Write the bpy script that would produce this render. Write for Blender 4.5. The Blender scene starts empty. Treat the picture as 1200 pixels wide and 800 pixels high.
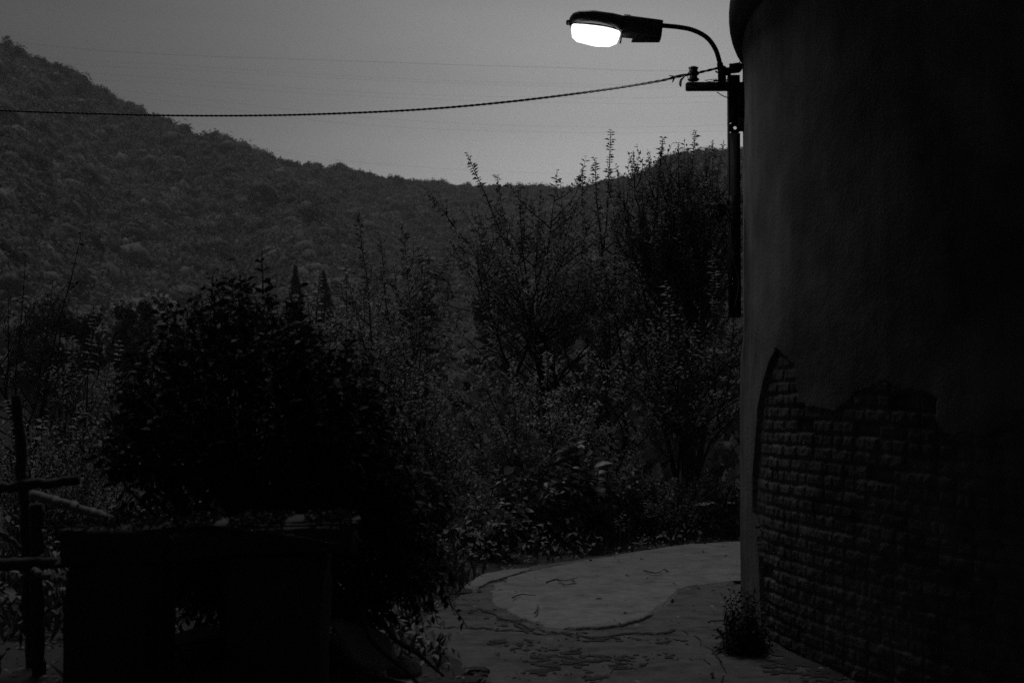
import bpy, math
import numpy as np
from math import radians, sin, cos, pi
C = bpy.context.scene
COL = C.collection
rng = np.random.default_rng(11)

# ------------------------------------------------------------------ camera
F = 1200 * 50 / 36.0
HOR = 450.0
PITCH = math.atan((HOR - 400) / F)
EYE = 1.6
cam = bpy.data.cameras.new('camera'); camo = bpy.data.objects.new('camera', cam); COL.objects.link(camo)
cam.lens = 50; cam.sensor_width = 36; cam.clip_start = 0.05; cam.clip_end = 9000
camo.location = (0, 0, EYE); camo.rotation_euler = (pi / 2 + PITCH, 0, 0)
cam.dof.use_dof = True; cam.dof.focus_distance = 14; cam.dof.aperture_fstop = 4.0
C.camera = camo

# ------------------------------------------------------------------ world
SUN_EL, SUN_AZ = radians(2.5), radians(8)      # the afterglow, a little right of the view axis
w = bpy.data.worlds.new('World'); C.world = w; w.use_nodes = True
nt = w.node_tree; nt.nodes.clear()
N = nt.nodes.new; L = nt.links.new
sky = N('ShaderNodeTexSky'); sky.sky_type = 'NISHITA'; sky.sun_disc = False
sky.sun_elevation = SUN_EL; sky.sun_rotation = SUN_AZ; sky.dust_density = 3.0; sky.air_density = 1.0
bw = N('ShaderNodeRGBToBW'); L(sky.outputs[0], bw.inputs[0])
comp = N('ShaderNodeMath'); comp.operation = 'POWER'; comp.inputs[1].default_value = 0.45; L(bw.outputs[0], comp.inputs[0])
tc = N('ShaderNodeTexCoord'); dot = N('ShaderNodeVectorMath'); dot.operation = 'DOT_PRODUCT'
L(tc.outputs['Generated'], dot.inputs[0]); dot.inputs[1].default_value = (0.07, 0.98, 0.17)
# brightest over the valley where the sun went down, darker overhead and darkest behind
cl_ = N('ShaderNodeMath'); cl_.operation = 'MAXIMUM'; cl_.inputs[1].default_value = 0.0; L(dot.outputs['Value'], cl_.inputs[0])
pw = N('ShaderNodeMath'); pw.operation = 'POWER'; pw.inputs[1].default_value = 24.0; L(cl_.outputs[0], pw.inputs[0])
m1 = N('ShaderNodeMapRange'); m1.inputs['From Min'].default_value = -0.35; m1.inputs['From Max'].default_value = 0.2
m1.inputs['To Min'].default_value = 0.03; m1.inputs['To Max'].default_value = 0.34; L(dot.outputs['Value'], m1.inputs['Value'])
mr = N('ShaderNodeMath'); mr.operation = 'MULTIPLY_ADD'; mr.inputs[1].default_value = 1.12; L(pw.outputs[0], mr.inputs[0]); L(m1.outputs[0], mr.inputs[2])
mul = N('ShaderNodeMath'); mul.operation = 'MULTIPLY'; L(comp.outputs[0], mul.inputs[0]); L(mr.outputs[0], mul.inputs[1])
nz = N('ShaderNodeTexNoise'); nz.inputs['Scale'].default_value = 2.2; nz.inputs['Detail'].default_value = 3
mp = N('ShaderNodeMapping'); mp.inputs['Scale'].default_value = (1, 1, 8); L(tc.outputs['Generated'], mp.inputs[0]); L(mp.outputs[0], nz.inputs['Vector'])
nr = N('ShaderNodeMapRange'); nr.inputs['To Min'].default_value = 0.78; nr.inputs['To Max'].default_value = 1.22; L(nz.outputs[0], nr.inputs['Value'])
mul2 = N('ShaderNodeMath'); mul2.operation = 'MULTIPLY'; L(mul.outputs[0], mul2.inputs[0]); L(nr.outputs[0], mul2.inputs[1])
bg = N('ShaderNodeBackground'); bg.inputs['Strength'].default_value = 0.114; L(mul2.outputs[0], bg.inputs['Color'])
wo = N('ShaderNodeOutputWorld'); L(bg.outputs[0], wo.inputs['Surface'])

sun = bpy.data.lights.new('afterglow', 'SUN'); sun.energy = 0.62; sun.angle = radians(14); sun.color = (1, 1, 1)
suno = bpy.data.objects.new('afterglow', sun); COL.objects.link(suno)
suno.rotation_euler = (radians(90 - 60), 0, radians(180 + 18))
C.view_settings.view_transform = 'Standard'; C.view_settings.look = 'None'
C.view_settings.exposure = 0.0; C.view_settings.gamma = 1.0
C.cycles.use_denoising = False; C.cycles.sample_clamp_indirect = 1.0; C.cycles.max_bounces = 6; C.cycles.diffuse_bounces = 3
C.cycles.volume_bounces = 0; C.cycles.transparent_max_bounces = 4

def P(px, py, Y):
    """point at depth Y (world +Y) seen at photo pixel px,py"""
    a = (px - 600) / F; b = (400 - py) / F
    dy = cos(PITCH) - b * sin(PITCH); dz = sin(PITCH) + b * cos(PITCH)
    return np.array([a / dy * Y, Y, EYE + dz / dy * Y])
def G(px, py, z=0.0):
    a = (px - 600) / F; b = (400 - py) / F
    dy = cos(PITCH) - b * sin(PITCH); dz = sin(PITCH) + b * cos(PITCH)
    t = (z - EYE) / dz
    return np.array([a * t, dy * t, z])

# ------------------------------------------------------------------ noise
_perm = np.random.default_rng(5).random((256, 256))
def vnoise(x, y):
    x = np.asarray(x, float); y = np.asarray(y, float)
    xi = np.floor(x).astype(int); yi = np.floor(y).astype(int); fx = x - xi; fy = y - yi
    fx = fx * fx * (3 - 2 * fx); fy = fy * fy * (3 - 2 * fy)
    g = lambda a, b: _perm[a & 255, b & 255]
    return (g(xi, yi) * (1 - fx) + g(xi + 1, yi) * fx) * (1 - fy) + (g(xi, yi + 1) * (1 - fx) + g(xi + 1, yi + 1) * fx) * fy
def fbm(x, y, o=4):
    s = 0; a = 0.5
    for i in range(o):
        s = s + a * (vnoise(x * 2 ** i + 17 * i, y * 2 ** i + 31 * i) - .5); a *= .5
    return s * 2

# ------------------------------------------------------------------ materials
def mat(name, base, rough=0.9, var=0.0, scale=5.0, bump=0.0, bscale=40.0, spec=0.3, dark=None, dscale=1.5, dthr=(0.5, 0.62), metal=0.0):
    m = bpy.data.materials.new(name); m.use_nodes = True
    t = m.node_tree; b = t.nodes['Principled BSDF']; n = t.nodes.new; l = t.links.new
    b.inputs['Roughness'].default_value = rough; b.inputs['Specular IOR Level'].default_value = spec; b.inputs['Metallic'].default_value = metal
    c = n('ShaderNodeTexCoord')
    no = n('ShaderNodeTexNoise'); no.inputs['Scale'].default_value = scale; no.inputs['Detail'].default_value = 8; no.inputs['Roughness'].default_value = .65
    l(c.outputs['Object'], no.inputs['Vector'])
    r = n('ShaderNodeMapRange'); r.inputs['From Min'].default_value = .25; r.inputs['From Max'].default_value = .75
    r.inputs['To Min'].default_value = base * (1 - var); r.inputs['To Max'].default_value = base * (1 + var)
    l(no.outputs[0], r.inputs['Value']); out = r.outputs[0]
    if dark is not None:
        n2 = n('ShaderNodeTexNoise'); n2.inputs['Scale'].default_value = dscale; n2.inputs['Detail'].default_value = 9; n2.inputs['Roughness'].default_value = .7
        l(c.outputs['Object'], n2.inputs['Vector'])
        r2 = n('ShaderNodeMapRange'); r2.inputs['From Min'].default_value = dthr[0]; r2.inputs['From Max'].default_value = dthr[1]
        r2.inputs['To Min'].default_value = 1; r2.inputs['To Max'].default_value = dark
        l(n2.outputs[0], r2.inputs['Value'])
        mm = n('ShaderNodeMath'); mm.operation = 'MULTIPLY'; l(out, mm.inputs[0]); l(r2.outputs[0], mm.inputs[1]); out = mm.outputs[0]
    l(out, b.inputs['Base Color'])
    if bump:
        n3 = n('ShaderNodeTexNoise'); n3.inputs['Scale'].default_value = bscale; n3.inputs['Detail'].default_value = 7
        l(c.outputs['Object'], n3.inputs['Vector'])
        bp = n('ShaderNodeBump'); bp.inputs['Strength'].default_value = bump; bp.inputs['Distance'].default_value = .01
        l(n3.outputs[0], bp.inputs['Height']); l(bp.outputs[0], b.inputs['Normal'])
    return m
def leafmat(name, lo, hi, rough=.5, trans=.25, spec=.4):
    m = bpy.data.materials.new(name); m.use_nodes = True
    t = m.node_tree; b = t.nodes['Principled BSDF']; n = t.nodes.new; l = t.links.new
    g = n('ShaderNodeNewGeometry'); r = n('ShaderNodeMapRange'); r.inputs['To Min'].default_value = lo; r.inputs['To Max'].default_value = hi
    l(g.outputs['Random Per Island'], r.inputs['Value']); l(r.outputs[0], b.inputs['Base Color'])
    b.inputs['Roughness'].default_value = rough; b.inputs['Specular IOR Level'].default_value = spec
    tr = n('ShaderNodeBsdfTranslucent'); l(r.outputs[0], tr.inputs['Color'])
    mx = n('ShaderNodeMixShader'); mx.inputs[0].default_value = trans
    l(b.outputs[0], mx.inputs[1]); l(tr.outputs[0], mx.inputs[2]); l(mx.outputs[0], t.nodes['Material Output'].inputs[0])
    return m
M = dict(
    soil=mat('soil', .035, .95, .5, 3, .8, 30),
    road=mat('old_concrete', .09, .8, .55, 7, 1.0, 90, dark=.42, dscale=1.3, dthr=(.5, .62)),
    slab=mat('pale_concrete', .2, .8, .34, 9, .9, 110, dark=.55, dscale=3.1, dthr=(.48, .72)),
    crack=mat('crack_dirt', .03, .95, .3),
    plaster=None,
    brick=mat('old_brick', .09, .9, .5, 6, .8, 60, dark=.45, dscale=1.8, dthr=(.42, .6)),
    metal=mat('dark_steel', .015, .8, .3, 8, .2, 60, spec=.15),
    lampgrey=mat('lamp_housing', .05, .45, .15, 8, .1, 60, spec=.5),
    ceramic=mat('ceramic', .03, .3, .1),
    rubber=mat('cable_black', .02, .6, .2),
    wood=mat('weathered_wood', .045, .85, .5, 6, .8, 25, dark=.5, dscale=3),
    log=mat('pale_log', .13, .8, .4, 8, .5, 30),
    masonry=mat('dark_masonry', .04, .95, .4, 5, .9, 20),
    stone=mat('stone', .22, .9, .35, 5, .8, 25),
    bark=mat('bark', .05, .95, .4, 20, .6, 60),
    hill=mat('hill_soil', .05, .95, .4, .02),
    leaf_far=leafmat('far_leaves', .07, .34, .8, .3, .1),
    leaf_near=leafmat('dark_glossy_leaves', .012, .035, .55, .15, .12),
    leaf_mid=leafmat('mid_leaves', .19, .32, .5, .55),
    leaf_pale=leafmat('pale_leaves', .3, .48, .5, .5),
    leaf_big=leafmat('broad_leaves', .08, .15, .45, .4),
    litter=leafmat('dry_leaves', .05, .3, .8, .1, .1),
    grass=leafmat('grass_blades', .025, .07, .6, .25),
)
def streak(m):
    t = m.node_tree
    for nd in t.nodes:
        if nd.type == 'TEX_NOISE' and nd.inputs['Roughness'].default_value > .69:
            c = nd.inputs['Vector'].links[0].from_socket; mp = t.nodes.new('ShaderNodeMapping'); mp.inputs['Scale'].default_value = (1, 1.6, 1); t.links.new(c, mp.inputs[0]); t.links.new(mp.outputs[0], nd.inputs['Vector'])
streak(M['road'])
def plaster_mat():
    m = mat('stained_plaster', .105, .9, .12, 1.2, .5, 50)
    t = m.node_tree; b = t.nodes['Principled BSDF']; n = t.nodes.new; l = t.links.new
    src = b.inputs['Base Color'].links[0].from_socket
    c = n('ShaderNodeTexCoord'); mp = n('ShaderNodeMapping'); mp.inputs['Scale'].default_value = (6, 6, .35); l(c.outputs['Object'], mp.inputs[0])
    no = n('ShaderNodeTexNoise'); no.inputs['Scale'].default_value = 1.5; no.inputs['Detail'].default_value = 8; l(mp.outputs[0], no.inputs['Vector'])
    r = n('ShaderNodeMapRange'); r.inputs['From Min'].default_value = .35; r.inputs['From Max'].default_value = .65
    r.inputs['To Min'].default_value = .8; r.inputs['To Max'].default_value = 1.08; l(no.outputs[0], r.inputs['Value'])
    n2 = n('ShaderNodeTexNoise'); n2.inputs['Scale'].default_value = 1.7; n2.inputs['Detail'].default_value = 6; l(c.outputs['Object'], n2.inputs['Vector'])
    r2 = n('ShaderNodeMapRange'); r2.inputs['From Min'].default_value = .4; r2.inputs['From Max'].default_value = .62
    r2.inputs['To Min'].default_value = .55; r2.inputs['To Max'].default_value = 1.35; l(n2.outputs[0], r2.inputs['Value'])
    a = n('ShaderNodeMath'); a.operation = 'MULTIPLY'; l(r.outputs[0], a.inputs[0]); l(r2.outputs[0], a.inputs[1])
    a2 = n('ShaderNodeMath'); a2.operation = 'MULTIPLY'; l(a.outputs[0], a2.inputs[0]); l(src, a2.inputs[1])
    l(a2.outputs[0], b.inputs['Base Color'])
    return m
M['plaster'] = plaster_mat()

# ------------------------------------------------------------------ object helpers
def mesh(name, V, faces_list, materials, parent=None, smooth=False, fmat=None):
    """faces_list: list of int arrays (k x n) of equal-sized faces"""
    V = np.asarray(V, np.float32).reshape(-1, 3)
    loops = []; starts = []; s = 0
    for f in faces_list:
        f = np.asarray(f, np.int32)
        if f.size == 0: continue
        k = f.shape[1]; loops.append(f.ravel()); starts.append(s + np.arange(len(f)) * k); s += f.size
    loops = np.concatenate(loops); starts = np.concatenate(starts)
    me = bpy.data.meshes.new(name)
    me.vertices.add(len(V)); me.vertices.foreach_set('co', V.ravel())
    me.loops.add(len(loops)); me.loops.foreach_set('vertex_index', loops)
    me.polygons.add(len(starts)); me.polygons.foreach_set('loop_start', starts.astype(np.int32))
    if smooth: me.polygons.foreach_set('use_smooth', np.ones(len(starts), bool))
    if fmat is not None: me.polygons.foreach_set('material_index', np.asarray(fmat, np.int32))
    me.update(calc_edges=True); me.validate()
    for m in (materials if isinstance(materials, (list, tuple)) else [materials]): me.materials.append(m)
    o = bpy.data.objects.new(name, me); COL.objects.link(o)
    if parent is not None: o.parent = parent
    return o
def local(V, root): return np.asarray(V, float) - np.array(root.location)
def thing(name, label, cat, loc=(0, 0, 0), group=None):
    o = bpy.data.objects.new(name, None); o.empty_display_size = .2; COL.objects.link(o)
    o.location = loc; return tag(o, label, cat, group)
def tag(o, label, cat, group=None, kind=None):
    o['label'] = label; o['category'] = cat
    if group: o['group'] = group
    if kind: o['kind'] = kind
    return o
def struct(o): o['kind'] = 'structure'; return o
class MB:
    """collects pieces into one mesh"""
    def __init__(s): s.V = []; s.F = {}; s.n = 0
    def add(s, V, Fs):
        V = np.asarray(V, float).reshape(-1, 3)
        for f in Fs:
            f = np.asarray(f, int)
            if f.size: s.F.setdefault(f.shape[1], []).append(f + s.n)
        s.V.append(V); s.n += len(V)
    def tube(s, pts, rad, k=8, cap=True, squash=None):
        pts = np.asarray(pts, float); n = len(pts); rad = np.broadcast_to(np.asarray(rad, float), (n,))
        T = np.gradient(pts, axis=0); T /= np.linalg.norm(T, axis=1)[:, None] + 1e-9
        ref = np.array([0, 0, 1.]) if abs(T[:, 2]).mean() < .8 else np.array([0, 1., 0])
        A = np.cross(T, ref); A /= np.linalg.norm(A, axis=1)[:, None] + 1e-9; B = np.cross(A, T)
        th = np.arange(k) * 2 * pi / k
        V = pts[:, None, :] + rad[:, None, None] * (np.cos(th)[None, :, None] * A[:, None, :] + np.sin(th)[None, :, None] * B[:, None, :])
        i = np.arange(n - 1)[:, None] * k; j = np.arange(k)[None, :]; j2 = (j + 1) % k
        q = np.stack([i + j, i + j2, i + k + j2, i + k + j], -1).reshape(-1, 4)
        s.add(V.reshape(-1, 3), [q] + ([[list(range(k))[::-1]], [list(range((n - 1) * k, n * k))]] if cap else []))
    def box(s, c, size, rot=None, bev=0.0):
        x, y, z = np.array(size) / 2.0
        if bev <= 0:
            V = np.array([[sx * x, sy * y, sz * z] for sz in (-1, 1) for sy in (-1, 1) for sx in (-1, 1)])
            Fs = [[[0, 2, 3, 1], [4, 5, 7, 6], [0, 1, 5, 4], [2, 6, 7, 3], [0, 4, 6, 2], [1, 3, 7, 5]]]
            if rot is not None: V = V @ np.array(rot).T
            s.add(V + np.array(c), Fs); return
        b = bev; rings = []
        for (zz, ins) in ((-z, b), (-z + b, 0), (z - b, 0), (z, b)):
            X, Y = x - ins, y - ins
            rings.append([[-X + b, -Y, zz], [X - b, -Y, zz], [X, -Y + b, zz], [X, Y - b, zz], [X - b, Y, zz], [-X + b, Y, zz], [-X, Y - b, zz], [-X, -Y + b, zz]])
        V = np.array(rings).reshape(-1, 3)
        if rot is not None: V = V @ np.array(rot).T
        q = [[r * 8 + j, r * 8 + (j + 1) % 8, r * 8 + 8 + (j + 1) % 8, r * 8 + 8 + j] for r in range(3) for j in range(8)]
        s.add(V + np.array(c), [q, [list(range(8))[::-1], list(range(24, 32))]])
    def build(s, name, m, parent=None, smooth=False):
        V = np.concatenate(s.V)
        if parent is not None: V = local(V, parent)
        return mesh(name, V, [np.concatenate(f) for f in s.F.values()], m, parent, smooth)
def rotz(a): return np.array([[cos(a), -sin(a), 0], [sin(a), cos(a), 0], [0, 0, 1]])
def roty(a): return np.array([[cos(a), 0, sin(a)], [0, 1, 0], [-sin(a), 0, cos(a)]])
def rotx(a): return np.array([[1, 0, 0], [0, cos(a), -sin(a)], [0, sin(a), cos(a)]])
def unit(v): return v / (np.linalg.norm(v, axis=-1, keepdims=True) + 1e-9)

def leaves(c, d, nrm, ln, wd, fold=.25, detailed=False):
    """arrays of leaf base points, directions, normals, lengths, widths -> V, faces"""
    c = np.asarray(c); d = unit(np.asarray(d)); n = len(c); ln = np.broadcast_to(ln, n)[:, None]; wd = np.broadcast_to(wd, n)[:, None]
    sd = unit(np.cross(d, nrm)); up = np.cross(sd, d)
    if not detailed:
        V = np.stack([c, c + d * ln * .45 + sd * wd * .5 + up * wd * fold, c + d * ln - up * ln * .12, c + d * ln * .45 - sd * wd * .5 + up * wd * fold], 1)
        b = np.arange(n)[:, None] * 4
        return V.reshape(-1, 3), np.concatenate([b + [0, 1, 2], b + [0, 2, 3]])
    q = lambda t, s, u: c + d * ln * t + sd * wd * s + up * (wd * u)
    V = np.stack([c, q(.25, .38, .12), q(.6, .42, .12), q(1, 0, -.25), q(.6, -.42, .12), q(.25, -.38, .12), q(.3, 0, 0), q(.65, 0, -.03)], 1)
    b = np.arange(n)[:, None] * 8
    return V.reshape(-1, 3), [np.concatenate([b + [0, 1, 6], b + [0, 6, 5], b + [2, 3, 7], b + [7, 3, 4]]), np.concatenate([b + [1, 2, 7, 6], b + [6, 7, 4, 5]])]
def leafmesh(name, arr, m, parent=None, detailed=False):
    V, Fs = leaves(*arr, detailed=detailed)
    if parent is not None: V = local(V, parent)
    return mesh(name, V, Fs if detailed else [Fs], m, parent)

# ------------------------------------------------------------------ ground
EDGE = [G(480, 737), G(500, 712), G(540, 690), G(560, 673), G(600, 664), G(640, 658), G(740, 645), G(867, 632)]
EDGE = np.array([[.2, 2.0, 0], [.35, 4.0, 0], [.15, 6.0, 0], [-.18, 7.7, 0], [-.45, 8.7, 0]] + [list(e) for e in EDGE] + [[3.9, 15.9, 0], [6, 16.4, 0], [9, 16.2, 0], [12.5, 14.2, 0]])
TC = np.array([11.54 * sin(radians(35.9)), 11.54 * cos(radians(35.9))]); TR = 5.2
def smooth_line(p, n):
    p = np.asarray(p); out = []
    for i in range(len(p) - 1):
        p0 = p[max(i - 1, 0)]; p1 = p[i]; p2 = p[i + 1]; p3 = p[min(i + 2, len(p) - 1)]
        for t in np.arange(n) / n:
            out.append(.5 * ((2 * p1) + (-p0 + p2) * t + (2 * p0 - 5 * p1 + 4 * p2 - p3) * t * t + (-p0 + 3 * p1 - 3 * p2 + p3) * t ** 3))
    out.append(p[-1]); return np.array(out)
ED = smooth_line(EDGE, 8)
def out_dist(x, y):
    """distance outside the outer road edge (negative inside)"""
    x = np.asarray(x, float); y = np.asarray(y, float); sh = x.shape; x = x.ravel(); y = y.ravel()
    best = np.full(len(x), 1e9); sg = np.zeros(len(x))
    for a, b in zip(ED[:-1, :2], ED[1:, :2]):
        ab = b - a; t = np.clip(((x - a[0]) * ab[0] + (y - a[1]) * ab[1]) / (ab @ ab), 0, 1)
        dx = x - a[0] - t * ab[0]; dy = y - a[1] - t * ab[1]; dd = np.hypot(dx, dy)
        cr = ab[0] * (y - a[1]) - ab[1] * (x - a[0])
        m = dd < best; best[m] = dd[m]; sg[m] = np.where(cr[m] > 0, 1, -1)
    return (best * sg).reshape(sh)
def ss(a, b, x): t = np.clip((x - a) / (b - a), 0, 1); return t * t * (3 - 2 * t)
def ground_z(x, y):
    x = np.asarray(x, float); y = np.asarray(y, float)
    e = out_dist(x, y)
    r = np.hypot(x, y)
    z = -.03 + 0 * x
    near_left = ss(.1, 1.0, e) * (1 - ss(9, 12, y)) * .32
    z = z + near_left + ss(.05, 1.2, e) * (fbm(x * 1.3, y * 1.3) * .22 + .04) * (r < 40)
    # drop into the valley beyond the road / fence
    dv = np.where(x < -.5, np.minimum(e - .8, y - 9.5 + .0 * x), e - .8)
    dv = np.where(y < 3, -1, dv)
    dv = np.clip(dv, 0, None)
    z = z - 21 * (1 - np.exp(-(dv * dv / (dv + 3)) / 34.)) * ss(0, 1, dv)
    return z
# polar sheet to the horizon, fine in front
az = np.concatenate([np.linspace(-180, -30, 50, endpoint=False), np.linspace(-30, 32, 260, endpoint=False), np.linspace(32, 180, 50)])
rr = np.concatenate([[0.0], np.geomspace(.6, 20, 150), np.geomspace(21, 4500, 60)])
A, R = np.meshgrid(np.radians(az), rr); X = R * np.sin(A); Y = R * np.cos(A); Z = ground_z(X, Y)
nr_, na_ = A.shape
i = np.arange(nr_ - 1)[:, None] * na_; j = np.arange(na_ - 1)[None, :]
q = np.stack([i + j, i + na_ + j, i + na_ + j + 1, i + j + 1], -1).reshape(-1, 4)
struct(mesh('ground', np.stack([X, Y, Z], -1).reshape(-1, 3), [q[:, ::-1]], M['soil'], smooth=True))

# road: strip from outer edge toward the tower (inner edge under the tower)
inner = np.array([TC + (p[:2] - TC) * min(1, (TR - .4) / np.linalg.norm(p[:2] - TC)) for p in ED])
inner[:, 0] = np.where(ED[:, 1] < 4.8, 4.6, inner[:, 0]); 
K = 46
T = (np.arange(K) / (K - 1))[None, :, None]
edj = ED[:, :2].copy(); nn = len(edj)
edj[:, 0] += .05 * fbm(np.arange(nn) * .9, np.zeros(nn)); edj[:, 1] += .06 * fbm(np.arange(nn) * .9, np.ones(nn) * 9)
edd = smooth_line(np.c_[edj, np.zeros(nn)], 3)[:, :2]; ind = smooth_line(np.c_[inner, np.zeros(nn)], 3)[:, :2]
rp = edd[:, None, :] * (1 - T) + ind[:, None, :] * T
def road_z(x, y): return fbm(x * .8, y * .8, 3) * .025 + fbm(x * 5, y * 5, 3) * .006
rz = road_z(rp[..., 0], rp[..., 1]); rz[:, 0] = -.06; rz[:, 1] -= .012
a_, b_ = rp.shape[:2]
i = np.arange(a_ - 1)[:, None] * b_; j = np.arange(b_ - 1)[None, :]
q = np.stack([i + j, i + j + 1, i + b_ + j + 1, i + b_ + j], -1).reshape(-1, 4)
struct(mesh('road', np.concatenate([rp, rz[..., None]], -1).reshape(-1, 3), [q], M['road'], smooth=True))

def patch(name, px, m, h, jit=.02, seedo=0, base=0.0):
    p = smooth_line(np.array([G(*a) for a in px] + [G(*px[0])]), 14)[:-1]
    n = len(p); cen = p.mean(0)
    k = np.arange(n)
    dirs = unit(p - cen)
    p = p + dirs * ((vnoise(k * .6 + seedo, k * 0 + seedo) - .5) * jit * 4 + (vnoise(k * 3.7, k * 0 + 5 + seedo) - .5) * jit * 2.6)[:, None]
    rings = []
    hv = h * np.clip(-.15 + 1.5 * vnoise(k * .31 + 50, k * 0 + seedo), .08, .7); hv = np.where((p[:, 0] > 1.0) & (p[:, 1] < 12.4), -.022, hv)
    for s, dz in ((1.0, -.03), (.998, hv * .8), (.99, hv)):
        rings.append((s, dz))
    for s in np.linspace(.95, .06, 22): rings.append((s, h * .8 + .004 * s))
    V = []
    for s, dz in rings:
        v = cen + (p - cen) * s; v[:, 2] = road_z(v[:, 0], v[:, 1]) + dz; V.append(v)
    V.append((cen + [0, 0, h])[None, :]); V = np.concatenate(V)
    q = [[r * n + a, r * n + (a + 1) % n, (r + 1) * n + (a + 1) % n, (r + 1) * n + a] for r in range(len(rings) - 1) for a in range(n)]
    t = [[(len(rings) - 1) * n + a, (len(rings) - 1) * n + (a + 1) % n, len(V) - 1] for a in range(n)]
    return struct(mesh(name, V, [q, t], m))
patch('pavement', [(960, 632), (820, 640), (740, 650), (660, 664), (600, 679), (576, 696), (588, 712), (622, 728), (680, 737), (740, 730), (778, 712), (797, 694), (815, 690), (840, 687), (870, 684), (960, 678)], M['slab'], .03, .014)
patch('pavement', [(565, 676), (600, 669), (622, 668), (600, 677), (576, 684), (560, 691), (545, 690)], M['slab'], .018, .012, 3)
def crack(px, wd=.012):
    p = smooth_line(np.array([G(*a) for a in px]), 10); n = len(p)
    k = np.arange(n); p[:, 1] += (vnoise(k * .7, k * 0 + px[0][0]) - .5) * .14 + (vnoise(k * 2.1, k * 0 + px[0][1]) - .5) * .05; p[:, 0] += (vnoise(k * .7 + 40, k * 0 + px[0][0]) - .5) * .05
    t = unit(np.gradient(p, axis=0)); s = np.cross(t, [0, 0, 1.]); ww = .55 * wd * (.2 + 1.5 * vnoise(k * .9, k * 0 + 3))[:, None]
    zz = road_z(p[:, 0], p[:, 1]) + .006
    A_ = p + s * ww; B_ = p - s * ww; A_[:, 2] = zz; B_[:, 2] = zz
    V = np.stack([A_, B_], 1).reshape(-1, 3)
    q = [[2 * a, 2 * a + 1, 2 * a + 3, 2 * a + 2] for a in range(n - 1)]
    return V, q
cb = MB()
for pxs, wd in (([(494, 734), (560, 735), (620, 738), (680, 745), (750, 742), (790, 737)], .028), ([(556, 712), (590, 724), (625, 737)], .022), ([(600, 724), (640, 739), (690, 743)], .02),
               ([(800, 737), (835, 762), (850, 800)], .008), ([(560, 702), (530, 700), (508, 704)], .012), ([(600, 668), (640, 660), (700, 652), (760, 650)], .014), ([(700, 800), (730, 780), (800, 770), (830, 775)], .007)):
    V, qd = crack(pxs, wd); cb.add(V, [qd])
o = cb.build('road_crack', M['crack']); struct(o)
# packed earth and moss lying in ragged patches on the old concrete
db = MB()
gx, gy = np.meshgrid(np.arange(-.8, 3.6, .012), np.arange(6.4, 12.4, .016))
dm = np.zeros_like(gx)
for (x_, y_, a1, b1) in ((640, 764, .36, .3), (690, 776, .34, .2), (740, 768, .3, .16), (606, 750, .2, .14), (655, 790, .3, .16), (572, 716, .14, .3), (592, 730, .16, .2), (545, 693, .16, .2), (720, 748, .4, .1), (556, 785, .08, .3), (800, 752, .3, .12)):
    c_ = G(x_, y_); dm = np.maximum(dm, 1 - np.hypot((gx - c_[0]) / a1, (gy - c_[1]) / b1) ** 1.5)
tw_ = np.hypot(gx - TC[0], gy - TC[1]) - TR; dm = np.maximum(dm, np.where((tw_ > -.06) & (gy < 11), 2.1 - tw_ / .16 - 3 * ss(9.3, 10.7, gy), 0))
mk = (tw_ > -.06) & (dm * .55 + fbm(gx * 6, gy * 5, 4) * 1.3 + fbm(gx * 24, gy * 20, 3) * 1.5 > .6) & (dm > 0)
cx_, cy_ = gx[mk], gy[mk]; k = np.arange(len(cx_))[:, None] * 4; zz_ = road_z(cx_, cy_) + .005
V = np.stack([np.stack([cx_ + a1, cy_ + b1, zz_], -1) for a1, b1 in ((-.006, -.008), (.006, -.008), (.006, .008), (-.006, .008))], 1).reshape(-1, 3)
db.add(V, [k + [0, 1, 2, 3]])
o = db.build('soil_patch', M['soil']); tag(o, 'dark packed earth in ragged patches on the old concrete', 'soil', kind='stuff')

# ------------------------------------------------------------------ hills with forest
RX = np.array([-900, -500, -200, -60, 0, 31, 54, 83, 112, 137, 160, 175, 208, 233, 254, 275, 308, 342, 375, 408, 437, 462, 496, 535, 560, 600, 650, 672, 690, 715, 752, 770, 785, 805, 830, 860, 1000, 1300, 1800])
RY = np.array([60, -40, 0, 35, 56, 65, 75, 87, 102, 115, 127, 137, 152, 165, 168, 177, 183, 190, 192, 197, 203, 205, 211, 215, 215, 216, 217, 217, 213, 210, 202, 192, 184, 178, 177, 178, 170, 190, 230]) + 7.0
RD = np.interp(RX, [-900, 0, 300, 480, 560, 680, 760, 1800], [520, 560, 700, 860, 980, 1000, 620, 560])
D0 = 150.0
def hill(u, t):
    rd = np.interp(u, RX, RD); ry = np.interp(u, RX, RY)
    d = D0 + (rd - D0) * t
    zr = EYE + (HOR - ry) / F * rd
    tt = np.clip(t, 0, 1)
    prof = np.where(t <= 1, tt ** 1.15, 1 - (t - 1) * .8)
    gul = fbm(u / 90., t * 2.2, 4) * 26 * np.clip(np.sin(np.clip(tt, 0, 1) * pi), 0, 1) + (np.sin(u / 55. + t * 3.5) * 7) * np.sin(tt * pi)
    z = -24 + (zr + 24) * prof + gul
    x = (u - 600) / F * d
    return np.stack([x, d + 0 * x, z], -1)
U, Tt = np.meshgrid(np.linspace(-900, 1800, 700), np.linspace(0, 1.6, 260))
HV = hill(U, Tt); HV[..., 2] -= 1.2; a_, b_ = U.shape
i = np.arange(a_ - 1)[:, None] * b_; j = np.arange(b_ - 1)[None, :]
q = np.stack([i + j, i + j + 1, i + b_ + j + 1, i + b_ + j], -1).reshape(-1, 4)
struct(mesh('hills', HV.reshape(-1, 3), [q], M['hill'], smooth=True))

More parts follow.
